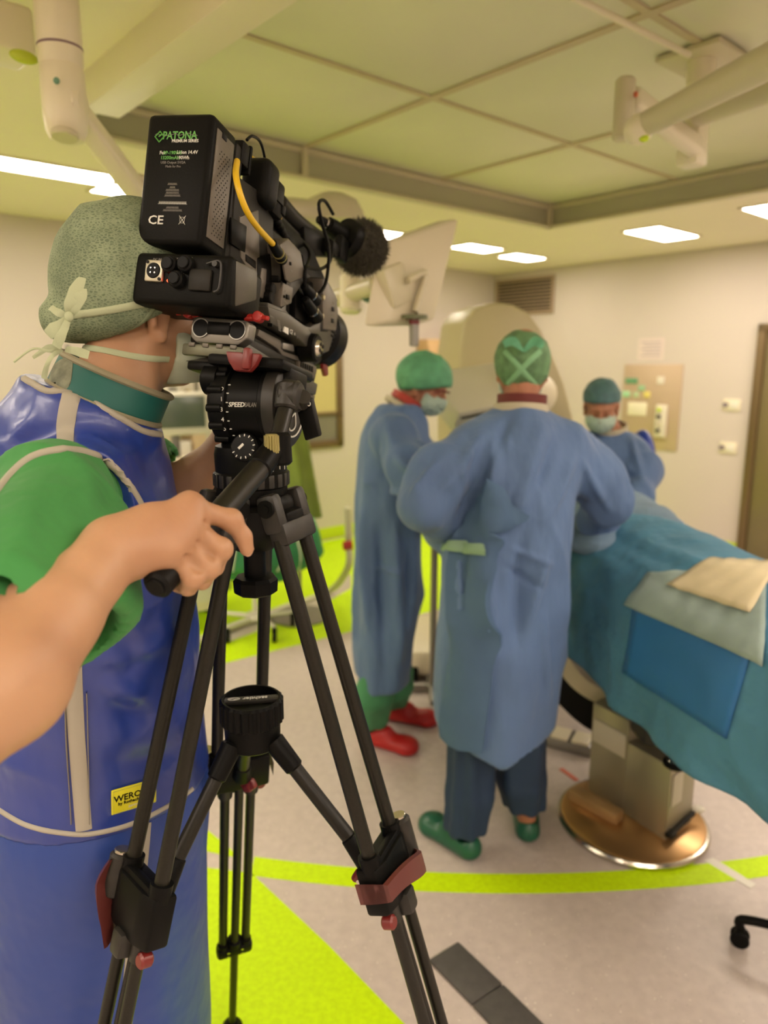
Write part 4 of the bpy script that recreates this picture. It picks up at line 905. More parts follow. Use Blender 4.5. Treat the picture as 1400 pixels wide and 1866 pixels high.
for q, rr_ in zip(MCP, (.0185, .0178, .0165, .0150)): aF.chain([WR+(q-WR)*.05, WR+(q-WR)*.55+vback*.002, q], [.019, .0175, rr_*.92], .018)
aF.cap(WR, HP(285, 985, .772), .026, .022, .02)                                       # heel of the hand
aF.cap(WR, HP(262, 965, .755), .0275, .022, .02)
for q, rr_ in zip(MCP, (.0115, .0110, .0105, .0095)): aF.ell(q+vback*.0085, (rr_, rr_, rr_), .016)                    # knuckles
FG = [[MCP[0], HP(421, 948, .792), HP(444, 978, .800), HP(450, 1001, .803)],
      [MCP[1], HP(402, 1001, .775), HP(392, 1034, .792), HP(374, 1036, .812)],
      [MCP[2], HP(381, 1034, .766), HP(369, 1058, .780), HP(350, 1054, .800)],
      [MCP[3], HP(352, 1053, .754), HP(343, 1070, .764), HP(324, 1068, .785)]]
FR = [[.0125, .0112, .0092, .0078], [.0130, .0118, .0100, .0085], [.0124, .0112, .0098, .0084], [.0112, .0100, .0090, .0078]]
for pts, rs in zip(FG, FR): aF.chain(pts, rs, .0045); aF.ell(pts[1]+vback*.001, (rs[1]*1.04,)*3, .006)
aF.chain([HP(250, 985, .775), HP(280, 968, .800), HP(318, 948, .815), HP(350, 925, .83)], [.018, .0150, .0118, .0095], .010)   # thumb, behind the grip
for a_, b_ in ((0, 1), (1, 2), (2, 3)):                                          # creases between the fingers
    w0 = (MCP[a_]+MCP[b_])/2; w1 = (FG[a_][1]+FG[b_][1])/2; aF.cap(w0+(w1-w0)*.22+vback*.0150, w0+(w1-w0)*.9+vback*.010, .0022, .003, .005, op='d')
av = aF.mesh(2)
V = av[0]; N = normals(*av)
cr = [(WR+vback*.02+(MCP[k]-WR)*.35, MCP[k]+vback*.01, .0035, .0009) for k in range(4)]
cr += [(HP(200, 1062, .70), HP(214, 1040, .70), .004, -.002), (HP(395, 945, .775), HP(400, 975, .775), .002, -.0006)]
V = crease(V, N, cr); V = V+N*(noise3(V*38)*.0010)[:, None]; av = (V, av[1])
nt_ = npv(P(452, 1000, .79)); nv = Field(nt_-.02, nt_+.02, .0012); d_ = FG[0][3]-FG[0][2]; d_ /= np.linalg.norm(d_)
# left arm reaching behind the camcorder
SL = SR+np.array([-.099, .369, 0.]); EL = npv(P(338, 905, 1.26)); WL = npv(P(425, 800, 1.22))
bF = Field((-.62, 1.0, 1.28), (-.12, 1.36, 1.66), .006)
bF.cap(SL, EL, .050, .042, .02); bF.chain([EL, EL+(WL-EL)*.3, WL], [.042, .043, .028], .02); HL = npv(P(470, 745, 1.215))
bF.cap(WL, HL, .030, .034, .02, (0, 1, 0), .7)
for k in range(4): q = HL+np.array([.006, .004-.0*k, .030-.019*k]); bF.chain([q, q+np.array([.040, -.008, -.004]), q+np.array([.046, -.034, -.006]), q+np.array([.026, -.046, -.006])], [.011, .010, .009, .008], .004)
bF.chain([HL+np.array([0, -.02, .02]), HL+np.array([.02, -.04, .03]), HL+np.array([.04, -.05, .02])], [.014, .012, .010], .006)
# trunk and legs (under the clothes)
tF = Field((-.72, .82, 0.0), (-.22, 1.42, 1.60), .011)
tF.stack([(.86, -.50, 1.18, .10, .15), (1.1, -.49, 1.14, .10, .13), (1.35, -.46, 1.08, .09, .12), (1.45, -.43, 1.05, .06, .08), (1.54, -.42, 1.05, .05, .05)], rot=math.radians(15))
for s_ in (-1, 1): tF.chain([(-.51, 1.18+.09*s_, .90), (-.53, 1.19+.10*s_, .50), (-.55, 1.20+.11*s_, .09)], [.085, .060, .042], .03); tF.ell((-.50, 1.20+.11*s_, .055), (.12, .045, .035), .02)
body = merge('body', [hv, av, bF.mesh(2), tF.mesh(1)], m_skin, op)
# finger nail on the pointing finger
mb = MB(); c0 = Vector(FG[0][3])+Vector(vback)*.0045+Vector(d_)*.003; mb.sph((0, 0, 0), (.0048, .0062, .0022), 10, xf(c0, Vector(d_).cross(Vector(vback)), Vector(vback)+Vector(d_)*.55)); mb.build('finger_nail', mat('nail', (.58, .34, .22), .3), op)
# shirt with sleeves
SDIR = npv(P(92, 1150, .735)); sx = (SDIR-SR)/np.linalg.norm(SDIR-SR)
torso_rows = [(1.53, -.435, 1.04, .085, .13), (1.47, -.450, 1.045, .125, .165), (1.38, -.465, 1.065, .152, .178), (1.27, -.483, 1.105, .166, .176), (1.12, -.495, 1.145, .172, .172), (1.0, -.508, 1.17, .180, .180), (.90, -.520, 1.185, .192, .198), (.72, -.545, 1.20, .200, .212), (.5, -.565, 1.21, .208, .222), (.22, -.580, 1.21, .214, .230)]
T15 = math.radians(15)
sF = Field((-.78, .60, 1.02), (-.18, 1.42, 1.62), .0065)
sF.stack([(z, x, y, a-.016, b-.016) for z, x, y, a, b in torso_rows if z > 1.2], rot=T15); sF.cap(NB+np.array([0, 0, -.045]), SR+np.array([.0, .02, -.02]), .050, .060, .03)
sF.cap(NB+np.array([0, 0, -.045]), SL+np.array([.0, -.02, -.02]), .050, .060, .03)
sF.chain([SL, SL+(EL-SL)*.55], [.062, .072], .02)
sF.cap(SL+(EL-SL)*.45, EL+(EL-SL)*.3, .062, .066, .003, op='d')
s2F = Field((-.78, .60, 1.02), (-.18, 1.42, 1.62), .0065)
s2F.chain([SR+np.array([0, .006, -.002]), SR+sx*.10, SDIR+sx*.10], [.066, .082, .090], .02)
s2F.cap(SR+sx*.09, SDIR+sx*.16, .060, .0825, .002, op='d')
s2F.cap(SR+np.array([0, .006, -.002]), SR+(ER-SR)*.66+np.array([0, 0, .004]), .064, .070, .02); s2F.cap(SR+(ER-SR)*.3, SR+(ER-SR)*.8, .055, .060, .002, op='d')
oA = npv(P(120, 1094, .66)); oB = npv(P(222, 1160, .80)); oC = npv(P(0, 1106, .60)); nn = np.cross(oB-oA, oC-oA); nn = nn/np.linalg.norm(nn); nn = nn if nn[2] < 0 else -nn
s2F.plane(oA, nn); hh = np.clip(.5+.5*(sF.a-s2F.a)/.012, 0, 1); sF.a = sF.a+(s2F.a-sF.a)*hh-.012*hh*(1-hh)
def shirt_def(V, N):
    w = ridged(V*np.array([9, 9, 3.2])+3)*.011; V = V+N*w[:, None]
    H_ = lambda x, y, z: npv(P(x, y, z))
    return crease(V, N, [(H_(150, 850, .80), H_(190, 1060, .78), .012, .006), (H_(60, 880, .80), H_(20, 1060, .72), .014, .005), (H_(235, 900, .88), H_(245, 990, .86), .010, -.006), (H_(95, 860, .80), H_(58, 1080, .70), .003, -.003), (H_(200, 900, .86), H_(160, 960, .8), .012, -.006)])
shirt = sdf_obj('scrub_shirt', sF, m_scrub, op, 2, shirt_def, True)
# lead apron vest and skirt
gF = Field((-.86, .80, .86), (-.20, 1.46, 1.64), .0065)
gF.stack([q for q in torso_rows if q[0] > .80], rot=T15)
gF.cap(NB+np.array([-.01, 0, -.055]), SR+np.array([.005, .045, -.012]), .060, .062, .035); gF.cap(NB+np.array([0, 0, -.055]), SL+np.array([0, -.06, -.012]), .060, .055, .03)
gF.cap(NB+np.array([-.02, 0, -.03]), NB+np.array([-.045, -.01, .03]), .066, .062, .03)
ac = npv(P(118, 975, .86)); rt = np.array([.18, -.96, -.15]); gF.cap(ac-rt*.01, ac+rt*.3, .108, .125, .004, op='d')
gF.cap(SL-np.array([0, .02, .05]), SL+np.array([-.08, .3, -.03]), .095, .1, .004, op='d')
gF.cap(NB+np.array([0, 0, -.06]), NB+np.array([-.012, 0, .03]), .096, .090, .03); gF.cap(P(95, 760, 1.04), P(15, 850, 1.05), .058, .085, .04)
ny = np.cross(npv(P(292, 793, 1.0))-npv(P(60, 694, .98)), [0, 1., -.10]); ny = ny if ny[2] > 0 else -ny; gF.plane(npv(P(60, 696, .98)), ny)
gF.plane((0, 0, .915), (0, 0, -1))
G = lambda x, y, z=1.0: npv(P(x, y, z))
def vest_def(V, N):
    V = V+N*(noise3(V*np.array([7, 7, 9])+1)*.007+ridged(V*np.array([5, 5, 8])+9)*.009)[:, None]
    return crease(V, N, [(G(170, 1200, 1.0), G(300, 1165, 1.03), .020, .012), (G(200, 1275, 1.0), G(270, 1330, 1.03), .018, -.012), (G(180, 1230, 1.), G(260, 1280, 1.03), .016, .010), (G(220, 1390, 1.02), G(330, 1370, 1.06), .020, -.010), (G(290, 1120, 1.04), G(350, 1240, 1.08), .02, .010),
        (G(200, 1120, .98), G(255, 1220, 1.0), .016, -.008), (G(255, 860, .97), G(300, 800, 1.0), .006, .006), (G(275, 880, .97), G(315, 815, 1.02), .006, -.005), (G(240, 840, .95), G(290, 790, 1.0), .005, -.004), (G(30, 800, .95), G(75, 740, .97), .012, .007), (G(10, 840, .93), G(60, 790, .95), .008, -.006), (G(150, 790, .93), G(230, 840, .93), .010, .004), (G(300, 830, 1.0), G(335, 900, 1.03), .008, .005)])
vest = sdf_obj('lead_apron', gF, m_vinyl, op, 2, vest_def, True)
kF = Field((-.92, .90, .15), (-.16, 1.50, .97), .009)
kF.stack([(.95, -.512, 1.18, .176, .180)]+[(z, x, y, a+.002, b+.002) for z, x, y, a, b in torso_rows if z < .93], rot=T15, fold=lambda th, z: .012*np.sin(3*th+1+z*2)+.010*np.sin(7*th+z*5)*np.clip((.9-z)*2, 0, 1))
kF.plane((0, 0, .25), (0, 0, -1))
def skirt_def(V, N):
    V = V+N*(noise3(V*np.array([6, 6, 6])+5)*.004)[:, None]
    k = 0; segs = []
    for k in range(9): segs.append((G(130+20*(k % 3), 1640+k*27, 1.1), G(330-12*(k % 2), 1655+k*27, 1.16), .007, (-1)**k*.003))
    return crease(V, N, segs)
skirt = sdf_obj('apron_skirt', kF, mat('blue_skirt_vinyl', (.020, .055, .26), .42, spec=.5, noise=(2, .1), bump=(7, .5, (1, 1, .8), .03)), op, 2, skirt_def, True)
tb = bvh(vest, shirt); tv = bvh(vest); tk = bvh(skirt)
ribbon(tb, [(-12, 905), (18, 866), (52, 836), (92, 822), (138, 820), (178, 832), (214, 858), (240, 890), (262, 930), (275, 985)], .0105, 'armhole_binding', m_trim, op, off=.001, th=.003)
ribbon(tv, [(44, 690), (62, 700), (84, 712), (112, 714), (150, 722), (190, 745), (230, 768), (262, 786), (292, 792)], .0095, 'neck_binding', m_trim, op, off=.001, th=.003)
ribbon(tv, [(131, 719), (124, 745), (119, 780), (116, 815)], .0235, 'shoulder_strap', m_trim, op, off=.001)
ribbon(tv, [(132, 1170), (135, 1260), (141, 1360), (148, 1450), (153, 1512)], .0235, 'back_strap', m_trim, op, off=.0015)
ribbon(tv, [(0, 1476), (50, 1504), (110, 1517), (160, 1520), (220, 1508), (270, 1488), (320, 1460), (350, 1438)], .0085, 'waist_binding', m_trim, op, off=.001, th=.003)
ribbon(tk, [(263, 1500), (258, 1560), (250, 1640), (240, 1750), (225, 1900)], .023, 'skirt_strap', m_trim, op, off=.0015)
for xs in (([119, 1260], [122, 1360], [130, 1500]), ([158, 1260], [161, 1360], [163, 1500])): ribbon(tv, list(xs), .0012, 'stitching', mat('stitch_thread', (.22, .20, .16), .8), op, off=.0042, th=.0004)
# yellow maker's badge
ST = mat('badge_yellow', (.62, .58, .015), .45); h0, n0 = cast(tv, 243, 1450)
if h0:
    e1, _ = cast(tv, 275, 1441); e0, _ = cast(tv, 210, 1460); ux = (e1-e0).normalized(); bx = xf(h0+n0*.004, ux, n0)
    bd_ = MB(bx).box((0, .001, 0), (.071, .042, .0035), .0015).build('maker_badge', ST, op, label='yellow rubber badge')
    mb = MB(bx); mb.tube([(-.033, -.018, .002), (.033, -.018, .002), (.033, .020, .002), (-.033, .020, .002)], .0008, 6, True); mb.build('badge_edge', mat('badge_edge', (.42, .42, .03), .4), bd_)
    text('badge_print', 'WEROMA', bx @ Matrix.Translation((0, .001, .0019)), .0145, m_blk, bd_, align='CENTER', bold=.0003); text('badge_print', 'by Rothacher AG', bx @ Matrix.Translation((0, -.0058, .0019)), .0072, m_blk, bd_, align='CENTER', bold=.0002)
    text('badge_print', 'partner', bx @ Matrix.Translation((0, -.0135, .0019)), .006, m_print, bd_, align='CENTER')
# thyroid collar
cF = Field(NB-.14, NB+np.array([.14, .14, .20]), .0034); cu = HCn-NB; cu /= np.linalg.norm(cu); cu = cu+np.array([.05, 0, 0]); cu /= np.linalg.norm(cu)
c0 = NB+np.array([-.008, -.005, 0]); cF.cap(c0-cu*.08, c0+cu*.22, .083, .083, 0); cF.shell(.008)
ct = np.array([.40, .10, .91]); ct /= np.linalg.norm(ct)
cF.plane(npv(P(190, 683, .98)), ct); cF.plane(npv(P(205, 755, .98)), -ct)
def pick(y, sgn): pass
collar = sdf_obj('thyroid_collar', cF, m_teal, op, 2, lambda V, N: V+N*(noise3(V*14)*.003)[:, None])
tc_ = bvh(collar)
e1_ = np.cross(cu, [0, 1., 0]); e1_ /= np.linalg.norm(e1_); e2_ = np.cross(cu, e1_)
for o_ in (npv(P(190, 683, .98)), npv(P(205, 757, .98))):
    rim = []
    for k in range(48):
        b_ = c0+.083*(math.cos(k*PI/24)*e1_+math.sin(k*PI/24)*e2_); t_ = ((o_-b_)@ct)/(cu@ct); rim.append(b_+cu*t_)
    MB().tube(rim, .0052, 8, True).build('collar_binding', mat('olive_binding', (.26, .235, .15), .7), op)
ribbon(tc_, [(112, 658), (108, 680), (104, 705)], .048, 'collar_fleece', mat('grey_green_fleece', (.22, .235, .165), .9, noise=(60, .4)), op, off=.001)
# cap
R3 = np.array([r_, f_, u_]).T; L = lambda x, y, z: HCn+r_*x+f_*y+u_*z
pF = Field(HCn-.22, HCn+.24, .0045)
pF.ell(L(0, -.022, .042), (.098, .112, .106), 0, R3); pF.ell(L(0, -.045, .075), (.084, .082, .072), .04, R3); pF.ell(L(.010, -.085, .02), (.060, .042, .060), .04, R3); pF.ell(L(.0, -.120, -.030), (.038, .028, .030), .02, R3)
pF.ell(L(0, .01, .10), (.075, .08, .055), .04, R3)
pn = f_*.62-u_*.9; pn /= np.linalg.norm(pn); pF.plane(L(0, -.09, -.056), pn, 0)
def cap_def(V, N):
    V = V+N*(ridged(V*np.array([12, 12, 9])+4)*.010+noise3(V*42)*.0012)[:, None]
    return crease(V, N, [(G(165, 385, 1.05), G(175, 430, 1.03), .007, -.009), (G(170, 425, 1.0), G(215, 440, 1.02), .007, .006), (G(190, 375, 1.05), G(150, 400, 1.03), .006, .006), (G(100, 410, 1.0), G(92, 480, 1.0), .008, .004), (G(125, 560, .96), G(90, 520, .97), .006, -.004), (G(130, 580, .96), G(170, 610, .98), .006, -.004), (G(110, 590, .95), G(80, 600, .97), .005, -.006), (G(215, 400, 1.02), G(255, 420, 1.04), .007, .005),
        (G(85, 575, .96), G(130, 574, .95), .005, -.006), (G(240, 560, 1.0), G(140, 574, .96), .004, -.003)])
capo = sdf_obj('surgical_cap', pF, m_cap, op, 2, cap_def, True)
m_tape = mat('pale_green_tape', (.42, .47, .30), .8, bump=(700, .3, (1, 1, 1), .001))
tcap = bvh(capo); tbody = bvh(body, capo)
ribbon(tcap, [(128, 574), (160, 571), (200, 565), (240, 557), (283, 549)], .0105, 'cap_tape', m_tape, op, off=.001, th=.0015)
ribbon(tcap, [(78, 592), (92, 610), (130, 622), (175, 622), (225, 608), (262, 585), (280, 562)], .006, 'cap_hem', mat('cap_hem_cloth', (.17, .21, .12), .8), op, off=.0008, th=.0015)
def flag(pts, ws, name, m, tilt=0., parent=op):                              # free strip of tape between 3-D points
    c = catmull(pts, 7); rows = []; w = np.interp(np.linspace(0, 1, len(c)), np.linspace(0, 1, len(ws)), ws)
    for i, q in enumerate(c):
        t = c[min(i+1, len(c)-1)]-c[max(i-1, 0)]; t /= np.linalg.norm(t); view = np.array([.25, -.95, .1]); view += np.array([math.sin(i*.5+tilt), 0, math.cos(i*.4+tilt)])*.35
        s_ = np.cross(t, view); s_ /= np.linalg.norm(s_); nrm = np.cross(s_, t); rows.append([q-s_*w[i]/2, q+nrm*.001, q+s_*w[i]/2, q-nrm*.0006, q-s_*w[i]/2])
    return MB().grid(rows).build(name, m, parent, ang=60)
kz = .945
flag([G(126, 577, kz), G(128, 555, kz-.01), G(138, 530, kz-.012), G(150, 506, kz-.004)], [.006, .016, .017, .010], 'cap_tie', m_tape)
flag([G(126, 577, kz), G(138, 560, kz-.008), G(147, 540, kz-.012), G(150, 527, kz-.008)], [.006, .012, .015, .013], 'cap_tie', m_tape, 1)
flag([G(126, 577, kz), G(112, 590, kz-.008), G(98, 600, kz-.01), G(87, 610, kz-.004)], [.006, .012, .018, .014], 'cap_tie', m_tape, .5)
flag([G(126, 577, kz), G(118, 598, kz-.01), G(110, 615, kz-.01), G(102, 632, kz-.006)], [.006, .010, .013, .012], 'cap_tie', m_tape, .2)
flag([G(126, 577, kz), G(108, 570, kz-.002), G(92, 560, kz+.004)], [.006, .011, .009], 'cap_tie', m_tape, 2)
MB().sph(G(126, 577, kz-.004), (.006, .005, .007), 10).build('cap_knot', m_tape, op)
# mask and its ties
mF = Field(HCn-.16, HCn+.16, .0033); mF.ell(L(0, .052, -.050), (.068, .066, .062), 0, R3); mF.ell(L(0, .095, -.035), (.030, .028, .040), .03, R3); mF.shell(.008)
mF.plane(L(0, .030, -.04), -f_); mF.plane(L(0, .05, .002), u_); mF.plane(L(0, .05, -.100), -u_+f_*.2)
mask = sdf_obj('face_mask', mF, m_maskm, op, 2, lambda V, N: crease(V, N, [(L(.06, .03, -.02-.02*k), L(0, .12, -.02-.02*k), .003, -.003) for k in range(4)]))
tm = bvh(body, mask)
ribbon(tm, [(112, 637), (140, 634), (180, 637), (230, 647), (270, 653), (308, 655)], .0095, 'mask_tape', m_tape, op, off=.001, th=.0012)
flag([G(112, 637, .955), G(90, 633, .95), G(70, 645, .95), G(60, 652, .95)], [.008, .008, .006, .004], 'mask_tie', m_tape)
flag([G(120, 636, .950), G(142, 641, .945), G(162, 647, .95)], [.008, .012, .012], 'mask_tie', m_tape, 1)
flag([G(112, 637, .955), G(90, 640, .94), G(60, 636, .93), G(25, 660, .92)], [.006, .004, .003, .003], 'mask_tie', m_tape, 2)
flag([G(112, 637, .955), G(96, 648, .94), G(86, 665, .94), G(80, 690, .95)], [.006, .006, .006, .008], 'mask_tie', m_tape, .3)
# ------------------------------------------------------------------ surgical team
m_gown = mat('blue_gown_fabric', (.092, .165, .33), .78, sheen=.1, noise=(3.5, .16), bump=(9, .75, (1, 1, .4), .035))
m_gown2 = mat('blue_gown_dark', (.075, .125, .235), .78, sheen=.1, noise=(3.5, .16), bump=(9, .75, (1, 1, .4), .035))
m_navy = mat('navy_trousers', (.016, .040, .095), .8, noise=(6, .2))
m_gtr = mat('green_trousers', (.06, .25, .12), .8, noise=(8, .2, (1, 1, .2)))
m_shoeg = mat('green_clog', (.008, .10, .055), .35)
m_shoer = mat('red_clog', (.42, .012, .012), .45)
m_capg = mat('bright_green_cap', (.11, .36, .19), .7, noise=(22, .25), bump=(40, .4, (1, 1, 1), .01))
m_capd = mat('mesh_green_cap', (.13, .27, .12), .7, noise=(30, .4), bump=(40, .4, (1, 1, 1), .01))
m_capb = mat('petrol_cap', (.07, .16, .17), .7, noise=(30, .25))
m_masks = mat('pale_mask', (.38, .50, .42), .7)
m_coll = mat('dark_red_collar', (.12, .016, .012), .7)
m_beige = mat('beige_shirt_collar', (.46, .42, .30), .8)
def row(y, xl, xr, Y, ry, z=None):
    v = (933-y)/FPX; z = Y/(math.cos(PITCH)+v*math.sin(PITCH)); return (CAMH+z*(v*math.cos(PITCH)-math.sin(PITCH)), ((xl+xr)/2-700)/FPX*z, Y, (xr-xl)/2/FPX*z, ry)
def pc(o, segs):                                         # creases given as photo pixels, laid where they meet the cloth
    pass
def gown(rows, arms, folds, seed, name='surgical_gown', m=None, parent=None, h=.0095, cuts=(), k=.035, fold=None, pw=2.0, extra=None, namp=.028):
    A_ = np.array([r[1:3] for r in rows]); lo = A_.min(0)-.55; hi = A_.max(0)+.55; zs = [r[0] for r in rows]
    for ch, _ in arms:
        c = np.array(ch); lo = np.minimum(lo, c[:, :2].min(0)-.12); hi = np.maximum(hi, c[:, :2].max(0)+.12)
    lo = np.maximum(lo, np.minimum.reduce([A_.min(0)-.36]+[np.array(c)[:, :2].min(0)-.12 for c, _ in arms])); hi = np.minimum(hi, np.maximum.reduce([A_.max(0)+.36]+[np.array(c)[:, :2].max(0)+.12 for c, _ in arms]))
    F_ = Field((*lo, min(zs)-.03), (*hi, max(zs)+.06), h)
    F_.stack(rows, 0, fold, pw=pw)
    for ch, rs in arms: F_.chain(ch, rs, k)
    if extra: extra(F_)
    for o, n in cuts: F_.plane(o, n)
    V, Fc = F_.mesh(2); N = normals(V, Fc); rs_ = np.random.RandomState(seed)
    V = V+N*(ridged(V*np.array([7, 7, 2.2])+seed)*namp+noise3(V*np.array([16, 16, 9])+seed)*.007)[:, None]
    tr = BVHTree.FromPolygons([Vector(v) for v in V], [tuple(int(i) for i in f) for f in Fc]); segs = []
    for x0, y0, x1, y1, w, a in folds:
        p0, _ = cast(tr, x0, y0); p1, _ = cast(tr, x1, y1)
        if p0 is not None and p1 is not None: segs.append((np.array(p0), np.array(p1), w, a*2.6))
    N = normals(V, Fc); V = crease(V, N, segs); o = link(name, pymesh(name, V, Fc), m or m_gown, parent, True, None); o_bvh[o.name] = (V, Fc); return o
def hand_sdf(F_, W_, fw, up, s=1.):
    """open, slightly curled hand: palm, four unequal fingers, thumb from the side of the palm"""
    fw = np.array(fw, float); fw /= np.linalg.norm(fw); up = np.array(up, float); up -= fw*(up@fw); up /= np.linalg.norm(up); sd = np.cross(fw, up)
    for k in range(4):
        o = (k-1.5)*.019*s; kn = W_+fw*.085*s+sd*o; F_.cap(W_, kn, .018*s, .012*s, .012)
        L_ = (.068, .078, .072, .056)[k]*s; F_.chain([kn, kn+fw*L_*.5-up*.006, kn+fw*L_*.8-up*.022, kn+fw*L_*.9-up*.038], [.0105*s, .0095*s, .0085*s, .0075*s], .004)
    F_.chain([W_+fw*.02, W_+fw*.05-sd*.036*s-up*.012, W_+fw*.085-sd*.044*s-up*.024], [.016*s, .012*s, .0095*s], .008)
m_glove = mat('cream_glove', (.55, .48, .34), .5)
def surgeon(label, base, C, fdir, nb, rows, sh, arms, folds, seed, capm, cap_r, legs_, trm, shoem, feet, hand_dirs, cuts=(), roll=0., fold=None, capc=(0, -.015, .035), group='surgical team', extra=None, ries=None):
    r = root('person', label, 'person', base, None); f, rr_, u = frame_of(fdir, roll); C = npv(C); nb = npv(nb)
    hv = head_neck(C, f, rr_, u, nb, .006, .055).mesh(2)
    b = Field((nb[0]-.35, nb[1]-.30, .0), (nb[0]+.35, nb[1]+.35, nb[2]), .013)
    tr_ = [(q[0], q[1], q[2], q[3]*.5, q[4]*.5) for q in rows if q[0] > .8 and q[0] < nb[2]-.10]
    if len(tr_) > 1: b.stack(tr_, 0)
    for hip, knee, ank in legs_: b.chain([hip, knee, ank], [.060, .050, .036], .02)
    parts = [hv, b.mesh(1)]; body_ = merge('body', parts, m_skin2, r)
    gl = []
    for ch, rs in arms:
        W_ = np.array(ch[-1]); d = W_-np.array(ch[-2]); d /= np.linalg.norm(d); hf_ = Field(W_-.15, W_+.15, .005); hand_sdf(hf_, W_-d*.02, d*.7+np.array([0, 0, -.45]), (0, 0, 1)); V, Fc = hf_.mesh(1)
        link('gloved_hand', pymesh('gloved_hand', V, Fc), m_glove, r, True, None)
    g = gown(rows, arms, folds, seed, parent=r, cuts=cuts, fold=fold, extra=extra)
    for q in trm[1]:
        tf = Field(np.min(q[0], 0)-.13, np.max(q[0], 0)+.13, .009); tf.chain(q[0], q[1], .02, None); tf.plane(np.array(q[0][-1]), (0, 0, -1))
        V, Fc = tf.mesh(1); N = normals(V, Fc); a = np.arctan2(V[:, 1]-q[0][-1][1], V[:, 0]-q[0][-1][0]); V = V+N*(.005*np.sin(a*7+seed))[:, None]; link('trouser_leg', pymesh('trouser_leg', V, Fc), trm[0], r, True, None)
    for heel, toe in feet:
        heel = npv(heel); toe = npv(toe); d = (toe-heel)/np.linalg.norm(toe-heel); ff_ = Field(np.minimum(heel, toe)-.10, np.maximum(heel, toe)+.10+np.array([0, 0, .06]), .006)
        ff_.cap(heel+d*.03+np.array([0, 0, .035]), heel+d*.20+np.array([0, 0, .032]), .042, .052, .02, (0, 0, 1), .75); ff_.cap(heel+d*.03+np.array([0, 0, .055]), heel+d*.11+np.array([0, 0, .062]), .038, .040, .02); ff_.ell(heel+d*.215+np.array([0, 0, .030]), (.05, .05, .036), .02)
        ff_.cap(heel+d*.045+np.array([0, 0, .075]), heel+d*.05+np.array([0, 0, .14]), .034, .036, .004, op='d')
        ff_.plane((0, 0, .003), (0, 0, -1)); V, Fc = ff_.mesh(2); link('clog', pymesh('clog', V, Fc), shoem, r, True, 50)
    R3 = np.array([rr_, f, u]).T; cf = Field(C-.2, C+.24, .006); cc_ = C+rr_*capc[0]+f*capc[1]+u*capc[2]
    cf.ell(cc_, cap_r, 0, R3); cf.plane(C+f*.0-u*.012+u*0, -u*.86+f*.5) if ries is None else cf.plane(C+u*ries, -u*.95+f*.3)
    V, Fc = cf.mesh(2); N = normals(V, Fc); V = V+N*(ridged(V*20+seed)*.005)[:, None]; co = link('surgical_cap', pymesh('surgical_cap', V, Fc), capm, r, True, None); o_bvh[co.name] = (V, Fc)
    mf_ = Field(C-.16, C+.16, .005); mf_.ell(C+f*.050-u*.045, (.072, .066, .062), 0, R3); mf_.ell(C+f*.092-u*.03, (.03, .026, .036), .03, R3); mf_.shell(.005); mf_.plane(C+f*.028-u*.03, -f); mf_.plane(C+u*-.004, u); mf_.plane(C-u*.098, -u)
    V, Fc = mf_.mesh(2); N = normals(V, Fc); mo = link('face_mask', pymesh('face_mask', V, Fc), m_masks, r, True, None)
    return r, body_, g, co, (C, f, rr_, u, nb)
def PP(*a): return npv(P(*a))
# --- surgeon seen from behind
Y2 = 2.24
rows2 = [row(748, 905, 1000, 2.33, .070), row(772, 850, 1045, 2.33, .105), row(820, 822, 1072, 2.32, .135), row(900, 818, 1058, 2.30, .150), row(1000, 806, 1042, 2.28, .160), row(1100, 797, 1034, 2.27, .170), row(1200, 790, 1018, 2.25, .175), row(1300, 787, 1008, 2.24, .175), row(1400, 786, 1012, 2.23, .180), row(1480, 790, 1012, 2.23, .185)]
arms2 = [([PP(862, 818, 2.30), PP(800, 868, 2.24), PP(772, 925, 2.20), PP(812, 968, 2.36), PP(850, 985, 2.52)], [.078, .082, .066, .058, .042]),
         ([PP(1035, 815, 2.34), PP(1085, 868, 2.38), PP(1112, 912, 2.42), PP(1085, 950, 2.60), PP(1062, 965, 2.76)], [.080, .076, .066, .056, .042])]
a_, b_ = PP(800, 1405, 2.1), PP(940, 1472, 2.1); c_, d_2 = PP(930, 1470, 2.1), PP(1012, 1432, 2.1)
n1 = np.array([(b_-a_)[2], 0, -(b_-a_)[0]]); n2 = np.array([(d_2-c_)[2], 0, -(d_2-c_)[0]])
folds2 = [(880, 790, 800, 900, .016, .012), (900, 800, 905, 990, .020, .014), (930, 760, 880, 880, .014, -.012), (985, 770, 940, 960, .022, .014), (1010, 800, 975, 900, .016, -.012), (1045, 830, 985, 960, .018, .012), (835, 850, 905, 980, .014, .014), (850, 900, 850, 1150, .016, -.012), (880, 990, 900, 1200, .022, .012), (950, 980, 945, 1180, .02, -.012), (1000, 1000, 960, 1140, .018, .012), (830, 1100, 850, 1380, .020, -.016), (800, 1090, 815, 1330, .016, .010), (905, 1150, 890, 1400, .028, .016), (960, 1200, 985, 1400, .024, .012), (930, 1230, 940, 1440, .018, -.010), (990, 1120, 1000, 1300, .014, .008), (930, 1000, 1010, 1030, .008, .006), (920, 1030, 990, 1075, .008, -.006), (760, 890, 800, 960, .012, .010), (800, 840, 750, 900, .010, .008), (1060, 840, 1110, 930, .012, .010), (1090, 850, 1060, 920, .010, -.010), (940, 740, 925, 820, .008, .010)]
L2h, R2h = FL(866, 1572), FL(962, 1541)
